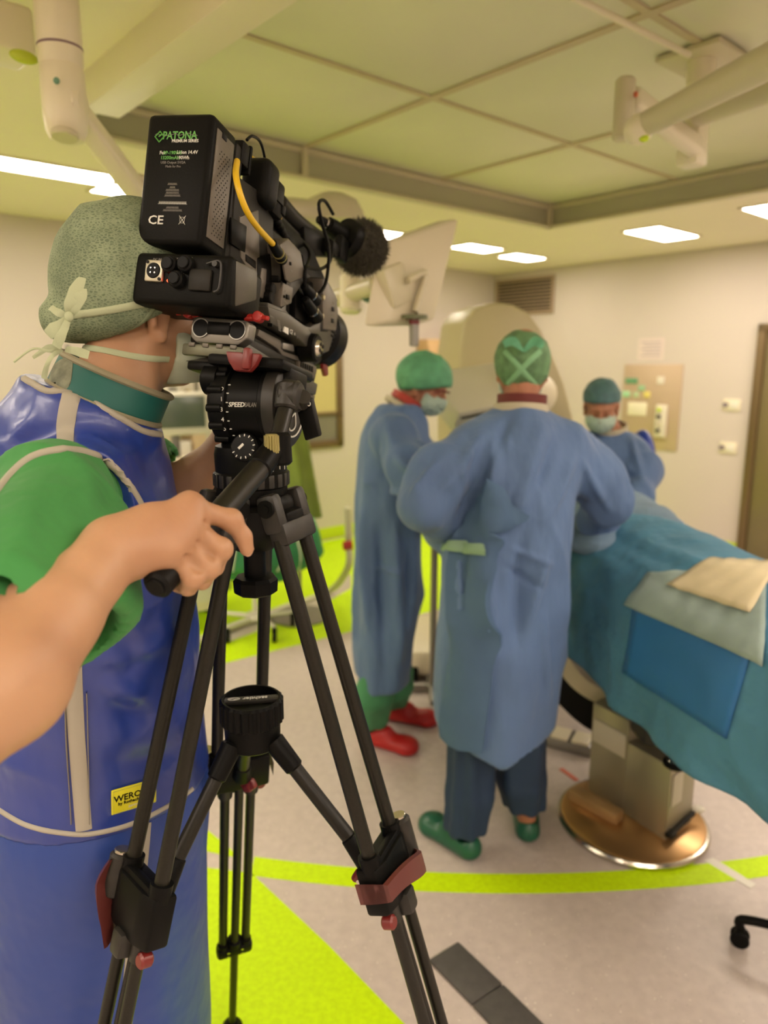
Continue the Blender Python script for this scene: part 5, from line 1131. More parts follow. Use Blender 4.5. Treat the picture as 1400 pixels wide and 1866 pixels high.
s2 = surgeon('surgeon seen from behind in blue gown, green cap and green clogs at the table', FL(900, 1560), P(952, 672, 2.33), (.10, 1, -.22), P(950, 755, 2.33), rows2, None, arms2, folds2, 5, m_capd, (.090, .106, .100),
    [(PP(870, 1180, 2.32), PP(862, 1380, 2.42), L2h+Vector((-.02, .05, .09))), (PP(960, 1180, 2.33), PP(958, 1370, 2.44), R2h+Vector((0, .04, .09)))],
    (m_navy, [([PP(862, 1330, 2.42), PP(858, 1440, 2.46), npv(L2h+Vector((-.03, .06, .085)))], [.085, .082, .072]), ([PP(950, 1330, 2.44), PP(950, 1420, 2.50), npv(R2h+Vector((-.005, .05, .125)))], [.085, .080, .072])]), m_shoeg,
    [(L2h, L2h+Vector((-.16, .20, 0))), (R2h, R2h+Vector((.03, .25, 0)))], None, cuts=[(a_, n1), (c_, n2)], fold=lambda th, z: .05*np.sin(5*th+2)*np.clip((1.15-z)*2, 0, 1), capc=(0, -.01, .022), ries=-.05)
P2 = s2[0]; t2 = bvh(s2[2])
ribbon(t2, [(925, 905), (880, 960), (862, 1040), (858, 1150), (850, 1260), (838, 1370)], .15, 'gown_back_flap', mat('dark_gown_panel', (.062, .125, .235), .8, noise=(4, .2), bump=(24, .3, (1, 1, .3), .01)), P2, off=.018, th=.006); tc2 = bvh(s2[3])  # overlapping back panel of the gown, in darker cloth
ribbon(t2, [(815, 990), (840, 994), (887, 1003)], .032, 'gown_tie', mat('pale_green_tie', (.20, .33, .21), .7), P2, off=.032, th=.003)
for q in ([(920, 640), (950, 672), (985, 712)], [(985, 640), (955, 668), (915, 712)]): ribbon(tc2, q, .016, 'cap_tie', mat('light_green_tape', (.20, .42, .22), .7), P2, off=.002)
flag([PP(955, 640, 2.2), PP(935, 622, 2.19), PP(918, 628, 2.19)], [.01, .03, .02], 'cap_bow', m_capg, 0, P2); flag([PP(955, 640, 2.2), PP(975, 622, 2.19), PP(990, 632, 2.19)], [.01, .03, .02], 'cap_bow', m_capg, 0, P2)
def ringcollar(C, ax, r_, w, m, parent, name, sqv=1.0, th=.008):
    mb = MB(xf(C, None, ax)); mb.lathe([(r_, 0), (r_+th, 0), (r_+th, w), (r_, w), (r_, 0)], 40, caps=False, squash=sqv); return mb.build(name, m, parent)
ringcollar(PP(951, 737, 2.33), (.04, .12, 1), .072, .030, m_coll, P2, 'red_collar'); ringcollar(PP(949, 752, 2.33), (.04, .15, 1), .080, .024, m_beige, P2, 'shirt_collar', 1.1)
# --- surgeon in profile on the left
rows1 = [row(742, 690, 762, 2.96, .085), row(770, 672, 775, 2.96, .13), row(820, 660, 778, 2.96, .18), row(900, 654, 768, 2.95, .18), row(1000, 652, 768, 2.94, .18), row(1100, 650, 764, 2.93, .185), row(1180, 650, 750, 2.92, .19), row(1232, 654, 745, 2.92, .19)]
arms1 = [([PP(718, 795, 2.80), PP(742, 850, 2.74), PP(772, 892, 2.70), PP(812, 905, 2.76), PP(845, 915, 2.84)], [.082, .080, .068, .056, .042]),
         ([PP(735, 795, 3.08), PP(780, 850, 3.06), PP(820, 890, 3.0), PP(850, 905, 2.96)], [.075, .066, .056, .042])]
folds1 = [(700, 760, 740, 860, .018, .014), (690, 800, 700, 870, .014, -.012), (720, 830, 775, 880, .014, .012), (665, 880, 745, 900, .012, .012), (660, 920, 670, 1150, .016, .012), (690, 960, 700, 1200, .018, -.014), (720, 950, 730, 1200, .020, .012), (680, 1030, 730, 1045, .010, .008), (745, 1000, 740, 1150, .014, -.012), (660, 1180, 740, 1150, .012, .006), (760, 800, 790, 850, .012, .010)]
h1, h1b = FL(662, 1352), FL(700, 1310)
s1 = surgeon('surgeon in profile with bright green cap, green trousers and red clogs', FL(705, 1345), P(772, 703, 2.95), (.80, -.22, -.42), P(738, 748, 2.96), rows1, None, arms1, folds1, 8, m_capg, (.098, .118, .108),
    [(PP(685, 1050, 2.98), PP(678, 1180, 3.02), h1+Vector((.03, .03, .09))), (PP(735, 1040, 3.1), PP(728, 1160, 3.16), h1b+Vector((.03, .02, .09)))],
    (m_gtr, [([PP(690, 1232, 3.0), PP(682, 1265, 3.03), npv(h1+Vector((.04, .02, .085)))], [.072, .078, .070]), ([PP(726, 1225, 3.14), PP(722, 1250, 3.18), npv(h1b+Vector((.04, .01, .09)))], [.070, .074, .064])]), m_shoer,
    [(h1, h1+Vector((.22, -.10, 0))), (h1b, h1b+Vector((.23, -.06, 0)))], None, fold=lambda th, z: .06*np.sin(5*th)*np.clip((1.1-z)*2, 0, 1), capc=(0, -.012, .030))
P1 = s1[0]
ringcollar(PP(741, 738, 2.96), (.55, .1, .85), .070, .030, mat('bright_red_collar', (.36, .03, .015), .6), P1, 'red_collar'); ringcollar(PP(733, 748, 2.96), (.55, .1, .85), .080, .020, m_beige, P1, 'shirt_collar')
mb = MB(); mb.tube([PP(790, 716, 2.86), PP(806, 712, 2.86), PP(820, 716, 2.87)], .004, 8); mb.build('spectacle_arm', m_coll, P1)
# --- surgeon beyond the table, facing the room
rows3 = [row(785, 1080, 1150, 3.52, .08), row(805, 1062, 1170, 3.52, .12), row(850, 1056, 1180, 3.52, .15), row(910, 1065, 1182, 3.50, .15), row(1000, 1070, 1165, 3.48, .16), row(1120, 1065, 1165, 3.47, .17), row(1220, 1065, 1165, 3.47, .17)]
arms3 = [([PP(1158, 825, 3.46), PP(1172, 862, 3.40), PP(1165, 905, 3.34), PP(1130, 930, 3.20), PP(1105, 940, 3.10)], [.078, .074, .060, .052, .040]),
         ([PP(1072, 825, 3.44), PP(1060, 880, 3.34), PP(1050, 925, 3.2), PP(1045, 940, 3.1)], [.075, .066, .052, .040])]
folds3 = [(1090, 800, 1130, 860, .016, .012), (1150, 800, 1175, 880, .014, .012), (1100, 850, 1160, 870, .014, -.012), (1120, 870, 1160, 910, .014, .012)]
h3a, h3b = Vector((1.02, 3.52, 0)), Vector((1.24, 3.52, 0))
s3 = surgeon('surgeon facing the room with petrol blue cap beyond the draped table', (1.12, 3.5, 0), P(1096, 742, 3.44), (-.26, -.86, -.36), P(1116, 795, 3.52), rows3, None, arms3, folds3, 3, m_capb, (.086, .108, .084),
    [((1.03, 3.5, .86), (1.03, 3.48, .48), (1.03, 3.5, .09)), ((1.21, 3.5, .86), (1.22, 3.48, .48), (1.23, 3.5, .09))],
    (m_navy, [([(1.03, 3.5, .60), (1.03, 3.49, .4), (1.03, 3.5, .09)], [.09, .08, .07]), ([(1.22, 3.5, .60), (1.22, 3.49, .4), (1.23, 3.5, .09)], [.09, .08, .07])]), m_shoeg,
    [(h3a, h3a+Vector((-.05, -.25, 0))), (h3b, h3b+Vector((0, -.25, 0)))], None, capc=(0, -.012, .050), ries=.030)
P3 = s3[0]
mb = MB(); mb.sph(PP(1168, 838, 3.56), (.065, .09, .15), 14); mb.build('lead_apron_shoulder', mat('royal_blue_vinyl', (.01, .04, .28), .35), P3)
ringcollar(PP(1114, 785, 3.50), (-.15, -.25, 1), .070, .030, m_beige, P3, 'shirt_collar', 1.1)
# ------------------------------------------------------------------ operating table under its drapes
m_drape = mat('petrol_drape', (.055, .19, .30), .8, noise=(4, .18), bump=(9, .75, (1, 1, 1), .03))
m_drape2 = mat('pale_blue_drape', (.15, .24, .34), .8, noise=(5, .2), bump=(10, .7, (1, 1, 1), .03))
m_pocket = mat('bright_blue_sheet', (.012, .125, .33), .6, noise=(3, .1))
m_sheet = mat('grey_green_sheet', (.26, .34, .32), .75, noise=(8, .15), bump=(18, .3, (1, 1, 1), .01))
m_ysheet = mat('cream_absorbent_sheet', (.58, .50, .32), .8, noise=(8, .08), bump=(14, .4, (1, 1, 1), .01))
tbl = root('operating_table', 'operating table on a steel column with round base beside the surgeon in the middle', 'operating table', (.93, 2.36, 0))
hem = [(3.75, .48), (3.3, .54), (2.9, .60), (2.57, .645), (2.25, .700), (1.94, .745), (1.63, .800), (1.45, .86), (1.2, .92), (1.0, .95)]
ys = np.array([q[0] for q in hem])[::-1]; xs = np.array([q[1] for q in hem])[::-1]
prof = [(.585, .62), (.585, .80), (.56, .95), (.50, 1.03), (.40, 1.075), (.29, 1.085), (.18, 1.06), (.10, 1.015), (.062, .985), (.035, .92), (.018, .84), (.006, .76), (0, .69), (-.004, .625)]
prof = catmull([(a, b, 0) for a, b in prof], 4)
rows_ = []
for i in range(91):
    y = 3.75-2.75*i/90; x0 = float(np.interp(y, ys, xs)); row_ = []
    bulge = .045*math.exp(-((y-3.0)/.5)**2)-.05*max(0, (y-3.3))/.45
    for j, q in enumerate(prof):
        side_ = max(0., (1.0-q[1])/.42); w_ = (.5-q[0]/.585); top = 1-side_
        fold = .016*math.sin(y*13+2*math.sin(y*3))*side_+.008*math.sin(y*31+1)*side_**2
        z = q[1]+(bulge*max(0, top) if top > 0 else 0)+.020*side_**3*math.sin(y*5+1)-.03*(i > 84)*(i-84)/6
        z += .006*math.sin(y*9+q[0]*14)*max(0, top)
        row_.append((x0+q[0]+(fold if q[0] > .3 else -fold*.9), y, z))
    rows_.append(row_)
V = np.array([p for r in rows_ for p in r], float); n_ = len(prof); Fq = np.array([(j*n_+i, j*n_+i+1, (j+1)*n_+i+1, (j+1)*n_+i) for j in range(90) for i in range(n_-1)])
N = normals(V, Fq); V = V+N*(ridged(V*np.array([6, 4, 7])+2)*.010+noise3(V*17)*.004)[:, None]
t0_ = BVHTree.FromPolygons([Vector(v) for v in V], [tuple(int(i) for i in f) for f in Fq]); sg = []
for x0, y0, x1, y1, w_, a_ in ((1040, 1120, 1400, 1345, .010, .010), (1020, 1060, 1150, 1120, .010, .008), (1100, 1240, 1190, 1170, .012, -.010), (1250, 1340, 1180, 1420, .012, .012), (1260, 1360, 1340, 1440, .010, -.010), (1320, 1280, 1400, 1330, .008, .008), (1180, 1090, 1140, 1300, .012, .008), (1330, 1350, 1395, 1480, .014, .012), (1060, 1010, 1090, 1220, .012, .008), (1290, 1380, 1400, 1420, .010, .008), (1120, 1000, 1260, 1080, .012, .008), (1150, 980, 1380, 1060, .014, .010)):
    p0, _ = cast(t0_, x0, y0); p1, _ = cast(t0_, x1, y1)
    if p0 is not None and p1 is not None: sg.append((np.array(p0), np.array(p1), w_*1.4, a_*1.6))
N = normals(V, Fq); V = crease(V, N, sg)
me = pymesh('drape', V, Fq); dr = link('table_drape', me, m_drape, None, True, None); tag(dr, 'large petrol blue surgical drape hanging over the operating table', 'drape'); o_bvh[dr.name] = (V, Fq)
so = dr.modifiers.new('thickness', 'SOLIDIFY'); so.thickness = .003
td = bvh(dr)
def patch(tree, c, name, m, nu=16, nv=10, off=.004, wob=.0):
    rows = []; TL, TR, BR, BL = [np.array(q, float) for q in c]; last = None
    for j in range(nv+1):
        r_ = []
        for i in range(nu+1):
            a, b = i/nu, j/nv; q = (TL*(1-a)+TR*a)*(1-b)+(BL*(1-a)+BR*a)*b; h, nn = cast(tree, q[0], q[1])
            if h is None: h, nn, _, _ = tree.find_nearest(P(q[0], q[1], last or 2.2))
            if nn.dot(h-_C) > 0: nn = -nn
            last = (h-_C).dot(_F); r_.append(h+nn*(off+wob*math.sin(i*1.7+j*.9)))
        rows.append(r_)
    o = MB().grid(rows).build(name, m, None, ang=60); s_ = o.modifiers.new('thickness', 'SOLIDIFY'); s_.thickness = .0025; s_.offset = 1
    return o
tag(patch(td, ((1158, 1098), (1371, 1190), (1326, 1346), (1137, 1226)), 'blue_sheet', m_pocket, off=.006, wob=.001), 'bright blue sheet taped to the side of the table drape', 'sheet')
tag(patch(td, ((1185, 1046), (1398, 1040), (1396, 1215), (1141, 1104)), 'folded_sheet', m_sheet, 20, 12, .011, .002), 'grey green folded sheet across the near end of the table', 'sheet')
tag(patch(td, ((1292, 1026), (1420, 1032), (1372, 1124), (1220, 1072)), 'absorbent_sheet', m_ysheet, 14, 8, .018, .002), 'cream absorbent sheet lying on top of the table drape', 'sheet')
# patient end bulge under a lighter drape
pf = Field((.50, 2.35, .93), (1.30, 3.5, 1.30), .012); pf.ell((.90, 2.98, 1.04), (.22, .46, .115), .05); pf.ell((.84, 2.62, 1.02), (.20, .20, .07), .06); pf.ell((1.02, 2.75, 1.03), (.12, .3, .09), .05)
sdf_ = sdf_obj('upper_drape', pf, m_drape2, None, 2, lambda V, N: V+N*(ridged(V*np.array([9, 9, 9]))*.012)[:, None]); tag(sdf_, 'pale blue drape bulging over the far end of the table', 'drape')
# column and base
B0 = Vector((.91, 2.36, 0))
MB(Matrix.Translation(B0)).lathe([(.235, 0), (.262, .004), (.266, .018), (.260, .026), (.25, .028)], 56).build('base_rim', m_chrome, tbl)
MB(Matrix.Translation(B0)).lathe([(.250, .024), (.252, .030), (.245, .034)], 56).build('base_disc', mat('steel_copper_reflection', (.50, .30, .13), .28, metal=.8), tbl)  # copper reflection put into the base colour of the steel disc
def fp(x, y, z=.035): v = onplane(x, y, (0, 0, z), Vector((0, 0, 1))); return (v.x, v.y)
a1, b1, c1, d1_ = fp(1071, 1438), fp(1135, 1480), fp(1213, 1532), fp(1260, 1498)
e1 = (d1_[0]+(a1[0]-b1[0])*1.0, d1_[1]+(a1[1]-b1[1])*1.0)
m_col = mat('column_steel', (.36, .33, .24), .38, metal=.55)
MB().prism([b1, c1, d1_, (d1_[0]-.03, d1_[1]+.10), (b1[0]+.02, b1[1]+.12)], .03, .315, .005).build('column_front', m_col, tbl)
MB().prism([a1, b1, (b1[0]+.16, b1[1]+.10), (a1[0]+.16, a1[1]+.13)], .03, .40, .006).build('column_rear', m_col, tbl)
MB().box((.97, 2.36, .52), (.16, .20, .34), .03).box((.97, 2.36, .74), (.26, .46, .12), .02).build('lift_column', mat('dark_bellows', (.02, .02, .017), .6), tbl)
tpl = [(float(np.interp(y, ys, xs))+.11, y) for y in (1.15, 1.5, 1.9, 2.3, 2.7, 3.1, 3.5)]; tpl = tpl+[(x+.37, y) for x, y in tpl[::-1]]
MB().prism(tpl, .80, .86, .006).build('table_top', m_dark, tbl)
MB().prism(tpl, .861, .93, .012).build('mattress', m_rub, tbl)
q0 = Vector((*fp(1042, 1452), .055)); q1 = Vector((*fp(1130, 1500), .055)); dd_ = (q1-q0).normalized()
MB(xf((q0+q1)/2, dd_)).box((0, 0, 0), ((q1-q0).length, .055, .045), .008).build('pedal_bar', mat('tan_enamel', (.42, .27, .12), .35, metal=.3), tbl)
pA = Vector((*fp(1222, 1532), .06)); pB = Vector((*fp(1262, 1500), .075))
MB().cyl(pA, pB, .009).box((0, 0, 0), (.04, .03, .02), .006, xf(pA, pB-pA)).build('pedal_lever', m_dark, tbl)
MB().sph(pB+(pB-pA)*.2, (.026, .018, .012), 12).build('pedal_pad', m_white, tbl)
pC = P(1232, 1388, 2.42); MB().cyl(pC-Vector((0, 0, .015)), pC+Vector((0, 0, .004)), .042, ch=.004).build('cap_ring', m_rub, tbl); MB().cyl(pC, pC+Vector((0, 0, .010)), .030, ch=.004).build('cap_disc', m_chrome, tbl)
lb = lambda x0, y0, x1, y1, nm, hh, a_, b_: None
def colplate(pa, pb, z0, z1, nm, m, f0=.1, f1=.9):
    A = Vector((*pa, 0)); B = Vector((*pb, 0)); d = (B-A).normalized(); n = Vector((d.y, -d.x, 0)); n = n if n.y < 0 else -n; L_ = (B-A).length; c = A+d*L_*(f0+f1)/2+n*.003
    return MB(xf((c.x, c.y, (z0+z1)/2), d)).box((0, 0, 0), (L_*(f1-f0), .004, z1-z0), .001).build(nm, m, tbl)
m_lab = mat('label_plate', (.56, .52, .42), .45)
l1 = colplate(a1, b1, .25, .34, 'rating_plate', m_lab, .08, .96); l2 = colplate(c1, d1_, .16, .28, 'rating_plate', m_lab, .08, .45)
# curved lower arc of the C-arm under the table
def arcband(pts, w, t, nm, m, parent):
    c = catmull(pts, 8); rows = []
    for i, q in enumerate(c):
        tg = c[min(i+1, len(c)-1)]-c[max(i-1, 0)]; tg /= np.linalg.norm(tg); nv_ = np.cross(tg, [0.2, 1, 0]); nv_ /= np.linalg.norm(nv_); dp = np.cross(tg, nv_)
        rows.append([q+nv_*w/2+dp*t/2, q-nv_*w/2+dp*t/2, q-nv_*w/2-dp*t/2, q+nv_*w/2-dp*t/2, q+nv_*w/2+dp*t/2])
    return MB().grid(rows).build(nm, m, parent, ang=40)
ca = root('c_arm', 'cream X-ray C-arm with tombstone shaped housing behind the surgeons', 'x-ray machine', FL(790, 1190))
arcband([npv(P(x, y, z)) for x, y, z in ((985, 1120, 3.0), (1003, 1190, 2.98), (1038, 1255, 2.95), (1095, 1300, 2.92), (1160, 1300, 2.90), (1225, 1250, 2.90), (1262, 1170, 2.92))], .11, .14, 'arc_lower', m_rub, ca)
arcband([npv(P(x, y, z)) for x, y, z in ((1002, 1110, 2.9), (1018, 1180, 2.88), (1052, 1232, 2.86), (1105, 1262, 2.84), (1160, 1262, 2.82))], .06, .12, 'arc_upper', m_cream2, ca)
arcband([npv(P(x, y, z)) for x, y, z in ((960, 1060, 3.08), (972, 1150, 3.06), (1000, 1235, 3.04), (1040, 1280, 3.02))], .035, .15, 'arc_cover', mat('taupe_cover', (.14, .11, .08), .5), ca)
Zc = 3.95; out = [(838, 1000), (837, 740), (838, 640), (846, 588), (866, 562), (900, 551), (935, 554), (965, 570), (988, 600), (1008, 645), (1030, 700), (1048, 770), (1056, 840), (1056, 1000)]
oo = [P(x, y, Zc) for x, y in out]; Yc = P(900, 700, Zc).y; n_ = len(oo); dv = Vector((-.10, .34, 0))
o3 = [Vector((v.x, Yc, v.z)) for v in oo]
# keep the outline upright in one plane of the housing
o3 = [onplane(x, y, (0, Yc, 0), Vector((0, 1, 0))) for x, y in out]
bm = bmesh.new(); vs = [bm.verts.new(v) for v in o3]; f = bm.faces.new(vs); rr_ = bmesh.ops.extrude_face_region(bm, geom=[f])
for v in rr_['geom']:
    if isinstance(v, bmesh.types.BMVert): v.co += dv
bmesh.ops.recalc_face_normals(bm, faces=list(bm.faces)); bmesh.ops.bevel(bm, geom=list(bm.edges), offset=.018, segments=3, profile=.5, affect='EDGES')
me = bpy.data.meshes.new('housing'); bm.to_mesh(me); bm.free(); link('housing', me, mat('cream_housing', (.52, .46, .27), .4), ca)
MB().box((o3[0].x+.28, Yc+.2, .35), (.62, .55, .62), .04).build('carriage', m_cream, ca)
MB().box((.32, 3.86, .10), (.46, .60, .14), .03).build('chassis', m_cream, ca)
for dx, dy in ((-.16, -.28), (.16, -.28), (-.16, .28), (.16, .28)): MB().cyl((.32+dx-.02, 3.86+dy, .045), (.32+dx+.02, 3.86+dy, .045), .045, n=24, ch=.006).build('wheel', m_rub, ca)
Da, Db = P(806, 752, 3.45), P(925, 682, 3.50); dd_ = (Db-Da).normalized()
DM = xf((Da+Db)/2, dd_, Vector((.25, -.55, .8)))
MB(DM).box((0, 0, 0), (.44, .30, .09), .012).box((0, 0, -.085), (.34, .26, .08), .02).build('detector', mat('pale_detector', (.50, .48, .36), .35), ca)
MB(DM).box((0, -.152, .012), (.40, .004, .012)).build('detector_groove', m_dark, ca)
MB(DM).box((.06, -.152, .042), (.12, .004, .018)).build('red_marking', mat('faded_red', (.42, .12, .08), .5), ca)
MB().cyl(P(925, 700, 3.55), P(980, 720, 3.85), .09, .11).build('detector_arm', m_cream, ca)
# foot switch
fs = root('foot_switch', 'pale foot switch with green pad on the floor under the drape', 'foot switch', FL(1035, 1375))
c = FL(1038, 1368); MB(Matrix.Translation((c.x, c.y, 0)) @ Matrix.Rotation(-.5, 4, 'Z')).box((0, .04, .025), (.20, .13, .05), .012).build('switch_base', m_alu, fs)
MB(Matrix.Translation((c.x, c.y, 0)) @ Matrix.Rotation(-.5, 4, 'Z')).box((-.045, .03, .056), (.075, .10, .014), .006).build('pedal', m_cream, fs)
MB(Matrix.Translation((c.x, c.y, 0)) @ Matrix.Rotation(-.5, 4, 'Z')).box((.045, .03, .056), (.075, .10, .014), .006).build('pedal', m_cream, fs)
c = FL(1037, 1412); o = MB(Matrix.Translation((c.x, c.y, .002)) @ Matrix.Rotation(-1.1, 4, 'Z')).box((0, 0, 0), (.10, .02, .002)).build('floor_mark', mat('red_tape', (.60, .16, .10), .5)); tag(o, 'short red tape mark on the grey floor beside the steel base', 'tape')
# instrument stand between the two surgeons
it = root('instrument_stand', 'small steel instrument tray on a stand between the two surgeons', 'instrument stand', (.22, 3.45, 0))
MB().cyl((.25, 3.45, .02), (.25, 3.45, .90), .018).build('post', m_alu, it)
MB().box((.25, 3.45, .03), (.40, .05, .03), .01).box((.25, 3.45, .03), (.05, .40, .03), .01).build('foot_cross', m_alu, it)
MB().box((.25, 3.42, .905), (.48, .34, .02), .008).build('tray', m_steel, it)
for k, (dx, dy, r_, hh, cc_) in enumerate(((-.14, -.08, .035, .07, (.30, .22, .08)), (-.05, -.10, .025, .05, (.02, .02, .03)), (.02, -.06, .03, .04, (.5, .5, .45)))):
    o = MB().lathe([(r_*.8, 0), (r_, .006), (r_, hh), (r_*.85, hh), (r_*.8, .01)], 20, Matrix.Translation((.25+dx, 3.42+dy, .916))).build('bowl', mat('bowl_finish', cc_, .35)); tag(o, ('tan kidney bowl on the instrument tray', 'small black cup on the instrument tray', 'pale cup on the instrument tray')[k], 'bowl')
# ------------------------------------------------------------------ ceiling-mounted gear
def disc(c, r, z0, z1): return None
pn_ = root('ceiling_pendant', 'cream ceiling pendant column with spring arm at the top left', 'ceiling pendant', P(112, 228, 1.8))
cx0 = P(112, 120, 1.8); zb = P(112, 232, 1.8).z
MB(Matrix.Translation((cx0.x, cx0.y, 0))).lathe([(.020, zb-.03), (.040, zb-.022), (.050, zb), (.0535, zb+.03), (.054, zb+.14), (.052, zb+.145), (.052, zb+.15), (.054, zb+.155), (.054, HC+.0)], 40).build('column', m_cream, pn_)
MB(Matrix.Translation((cx0.x, cx0.y, 0))).lathe([(.0545, zb+.186), (.0548, zb+.189), (.0545, zb+.192)], 40, caps=False).build('seam_ring', mat('mauve_line', (.22, .14, .15), .5), pn_)
q = P(103, 147, 1.745); MB().sph(q, (.008, .006, .008), 10).build('status_button', mat('teal_button', (.12, .26, .18), .4), pn_)
A0, A1 = P(128, 190, 1.82), P(252, 352, 2.15); ad_ = (A1-A0).normalized(); AMx = xf((A0+A1)/2, Vector((1, 0, .3)), ad_); LL = (A1-A0).length
MB(AMx).box((0, 0, 0), (.058, .07, LL), .014, seg=3).build('spring_arm', m_cream, pn_)
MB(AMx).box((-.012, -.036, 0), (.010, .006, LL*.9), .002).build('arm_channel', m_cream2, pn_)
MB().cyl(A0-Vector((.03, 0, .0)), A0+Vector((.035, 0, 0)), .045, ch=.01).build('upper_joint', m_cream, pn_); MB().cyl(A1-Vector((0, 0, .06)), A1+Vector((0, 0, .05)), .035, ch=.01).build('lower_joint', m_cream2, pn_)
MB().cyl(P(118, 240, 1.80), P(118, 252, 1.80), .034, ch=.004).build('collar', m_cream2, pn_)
bx0 = P(20, 55, 1.86)
pa = MB(xf(bx0, AX)).box((-.26, .04, 0), (.62, .15, .115), .014, seg=3).build('support_arm', m_cream, pn_)
q = P(46, 101, 1.775); MB(xf(q, AX)).sph((0, .012, 0), (.034, .012, .016), 14).build('lime_badge', mat('lime_badge', (.45, .55, .03), .4), pn_)
# beam-like outer frame of the canopy on the left
struct(rbox('trim_1', 1.0, 1.132, -.2, 2.76, 2.52, HC+.14, m_cream, None, .004))
# surgical light mount, right
sl_ = root('surgical_light', 'cream surgical light mount with two long arms at the top right', 'surgical light', onplane(1280, 95, (0, 0, 2.76), Vector((0, 0, 1))))
M0 = onplane(1280, 108, (0, 0, 2.75), Vector((0, 0, 1))); zl = 2.40
MB(ROOM).box((M0.dot(AX), M0.dot(BX), 2.752), (.24, .24, .02), .004).build('mount_plate', m_cream2, sl_)
MB(Matrix.Translation((M0.x, M0.y, 0))).lathe([(.042, 2.52), (.048, 2.53), (.048, 2.64), (.044, 2.645), (.044, 2.66), (.05, 2.665), (.05, 2.75)], 36).build('mount_column', m_cream, sl_)
zz = 2.45
def rod(a, b, r_, nm, m, rx=1.35): d = (b-a).normalized(); return MB(xf((a+b)/2, None, d)).box((0, 0, 0), (r_*2, r_*2*rx, (b-a).length), r_*.7, seg=4).build(nm, m, sl_)
MB().cyl(P(1280, 175, 2.5), P(1280, 205, 2.5), .050, ch=.006).build('swivel', m_cream, sl_)
a_, b_ = P(1158, 236, 2.25), P(1435, 95, 1.75)
MB().cyl(a_, b_, .036, .044, n=28, ch=.01).build('long_arm', m_cream2, sl_)
a_, b_ = P(1272, 205, 2.50), P(1440, 148, 2.15)
MB().cyl(a_, b_, .045, .046, n=28, ch=.01).build('second_arm', m_cream2, sl_)
a_, b_ = P(1150, 178, 2.34), P(1272, 272, 2.62)
rod(a_, b_, .030, 'cross_arm', m_cream, 1.3)
a_, b_ = P(1141, 142, 2.30), P(1141, 250, 2.30)
MB().cyl(Vector((a_.x, a_.y, b_.z)), Vector((a_.x, a_.y, a_.z)), .032, n=28, ch=.008).build('joint_post', m_cream2, sl_)
MB().sph(P(1164, 236, 2.22), (.045, .045, .045), 16).build('elbow_ball', m_cream, sl_); MB().sph(P(1174, 252, 2.20), (.016, .010, .012), 8).build('lime_cap', m_lime2, sl_); MB().sph(P(1159, 172, 2.27), (.008, .006, .010), 8).build('red_mark', mat('red_mark', (.5, .12, .05), .4), sl_)
a_, b_ = P(1266, 222, 2.62), P(1266, 300, 2.62)
MB(xf(Vector((a_.x, a_.y, (a_.z+b_.z)/2)), AX)).box((0, 0, 0), (.085, .085, a_.z-b_.z), .012).build('lower_joint', m_cream, sl_)
cr_ = MB(); cr_.cyl(onplane(1040, -8, (0, 0, 2.70), Vector((0, 0, 1))), onplane(1256, 100, (0, 0, 2.70), Vector((0, 0, 1))), .011); tag(cr_.build('conduit', m_cream), 'thin cream conduit running across the canopy to the light mount', 'conduit')
# tilted monitor seen from the back with its arms
mo = root('monitor', 'pale tilted monitor seen from behind, hanging right of the microphone', 'monitor', P(715, 605, 2.4))
def hexa(name, c4, dv, m, parent, bev=.012):
    bm = bmesh.new(); vs = [bm.verts.new(v) for v in c4]; f = bm.faces.new(vs); r_ = bmesh.ops.extrude_face_region(bm, geom=[f])
    for v in r_['geom']:
        if isinstance(v, bmesh.types.BMVert): v.co += dv
    bmesh.ops.recalc_face_normals(bm, faces=list(bm.faces)); bmesh.ops.bevel(bm, geom=list(bm.edges), offset=bev, segments=3, profile=.5, affect='EDGES')
    me = bpy.data.meshes.new(name); bm.to_mesh(me); bm.free(); return link(name, me, m, parent)
TLm, TRm, BRm, BLm = P(690, 440, 2.30), P(795, 402, 2.50), P(745, 596, 2.42), P(660, 598, 2.27)
dvm = Vector((.090, .045, .022))
hexa('monitor_housing', (TLm, TRm, BRm, BLm), dvm, mat('monitor_shell', (.60, .54, .38), .4), mo)
ux = (TRm-TLm).normalized(); uy = (BRm-TRm).normalized(); nb_ = ux.cross(uy).normalized(); nb_ = nb_ if nb_.dot(_F) < 0 else -nb_
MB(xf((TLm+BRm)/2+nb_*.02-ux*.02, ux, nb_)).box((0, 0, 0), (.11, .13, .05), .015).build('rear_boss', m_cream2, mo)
sw = MB(xf((TLm+TRm)/2*.8+(BLm+BRm)/2*.2+nb_*.004, ux, nb_))
for k in range(3): MB(xf((TLm+TRm)/2*.9+(BLm+BRm)/2*.1+uy*(.012*k)+nb_*.003, ux, nb_)).box((0, 0, 0), (.19, .004, .004), .001).build('vent_slot', m_cream2, mo)
c = (TLm+BRm)/2; hb_ = [c+nb_*.06-ux*.00-uy*.005, c+nb_*.065+ux*.075-uy*.012, c+nb_*.06+ux*.10+uy*.02, c+nb_*.055+ux*.10+uy*.14]
MB().tube(catmull(hb_, 8), .012, 12).build('grab_handle', m_cream2, mo)
hz_ = c+nb_*.055+ux*.10+uy*.15
MB().cyl(hz_, hz_+Vector((0, 0, -.012)), .045).build('handle_disc', mat('dark_olive_plastic', (.12, .13, .06), .4), mo)
MB().cyl(hz_, hz_+Vector((0, 0, -.10)), .016, ch=.003).build('sterile_handle', m_alu, mo); MB().cyl(hz_+Vector((0, 0, -.016)), hz_+Vector((0, 0, -.03)), .0175).build('red_ring', m_red, mo)
MB().cyl(P(560, 560, 2.9), P(690, 520, 2.36), .030, .032, ch=.01).build('monitor_arm', m_cream2, mo)
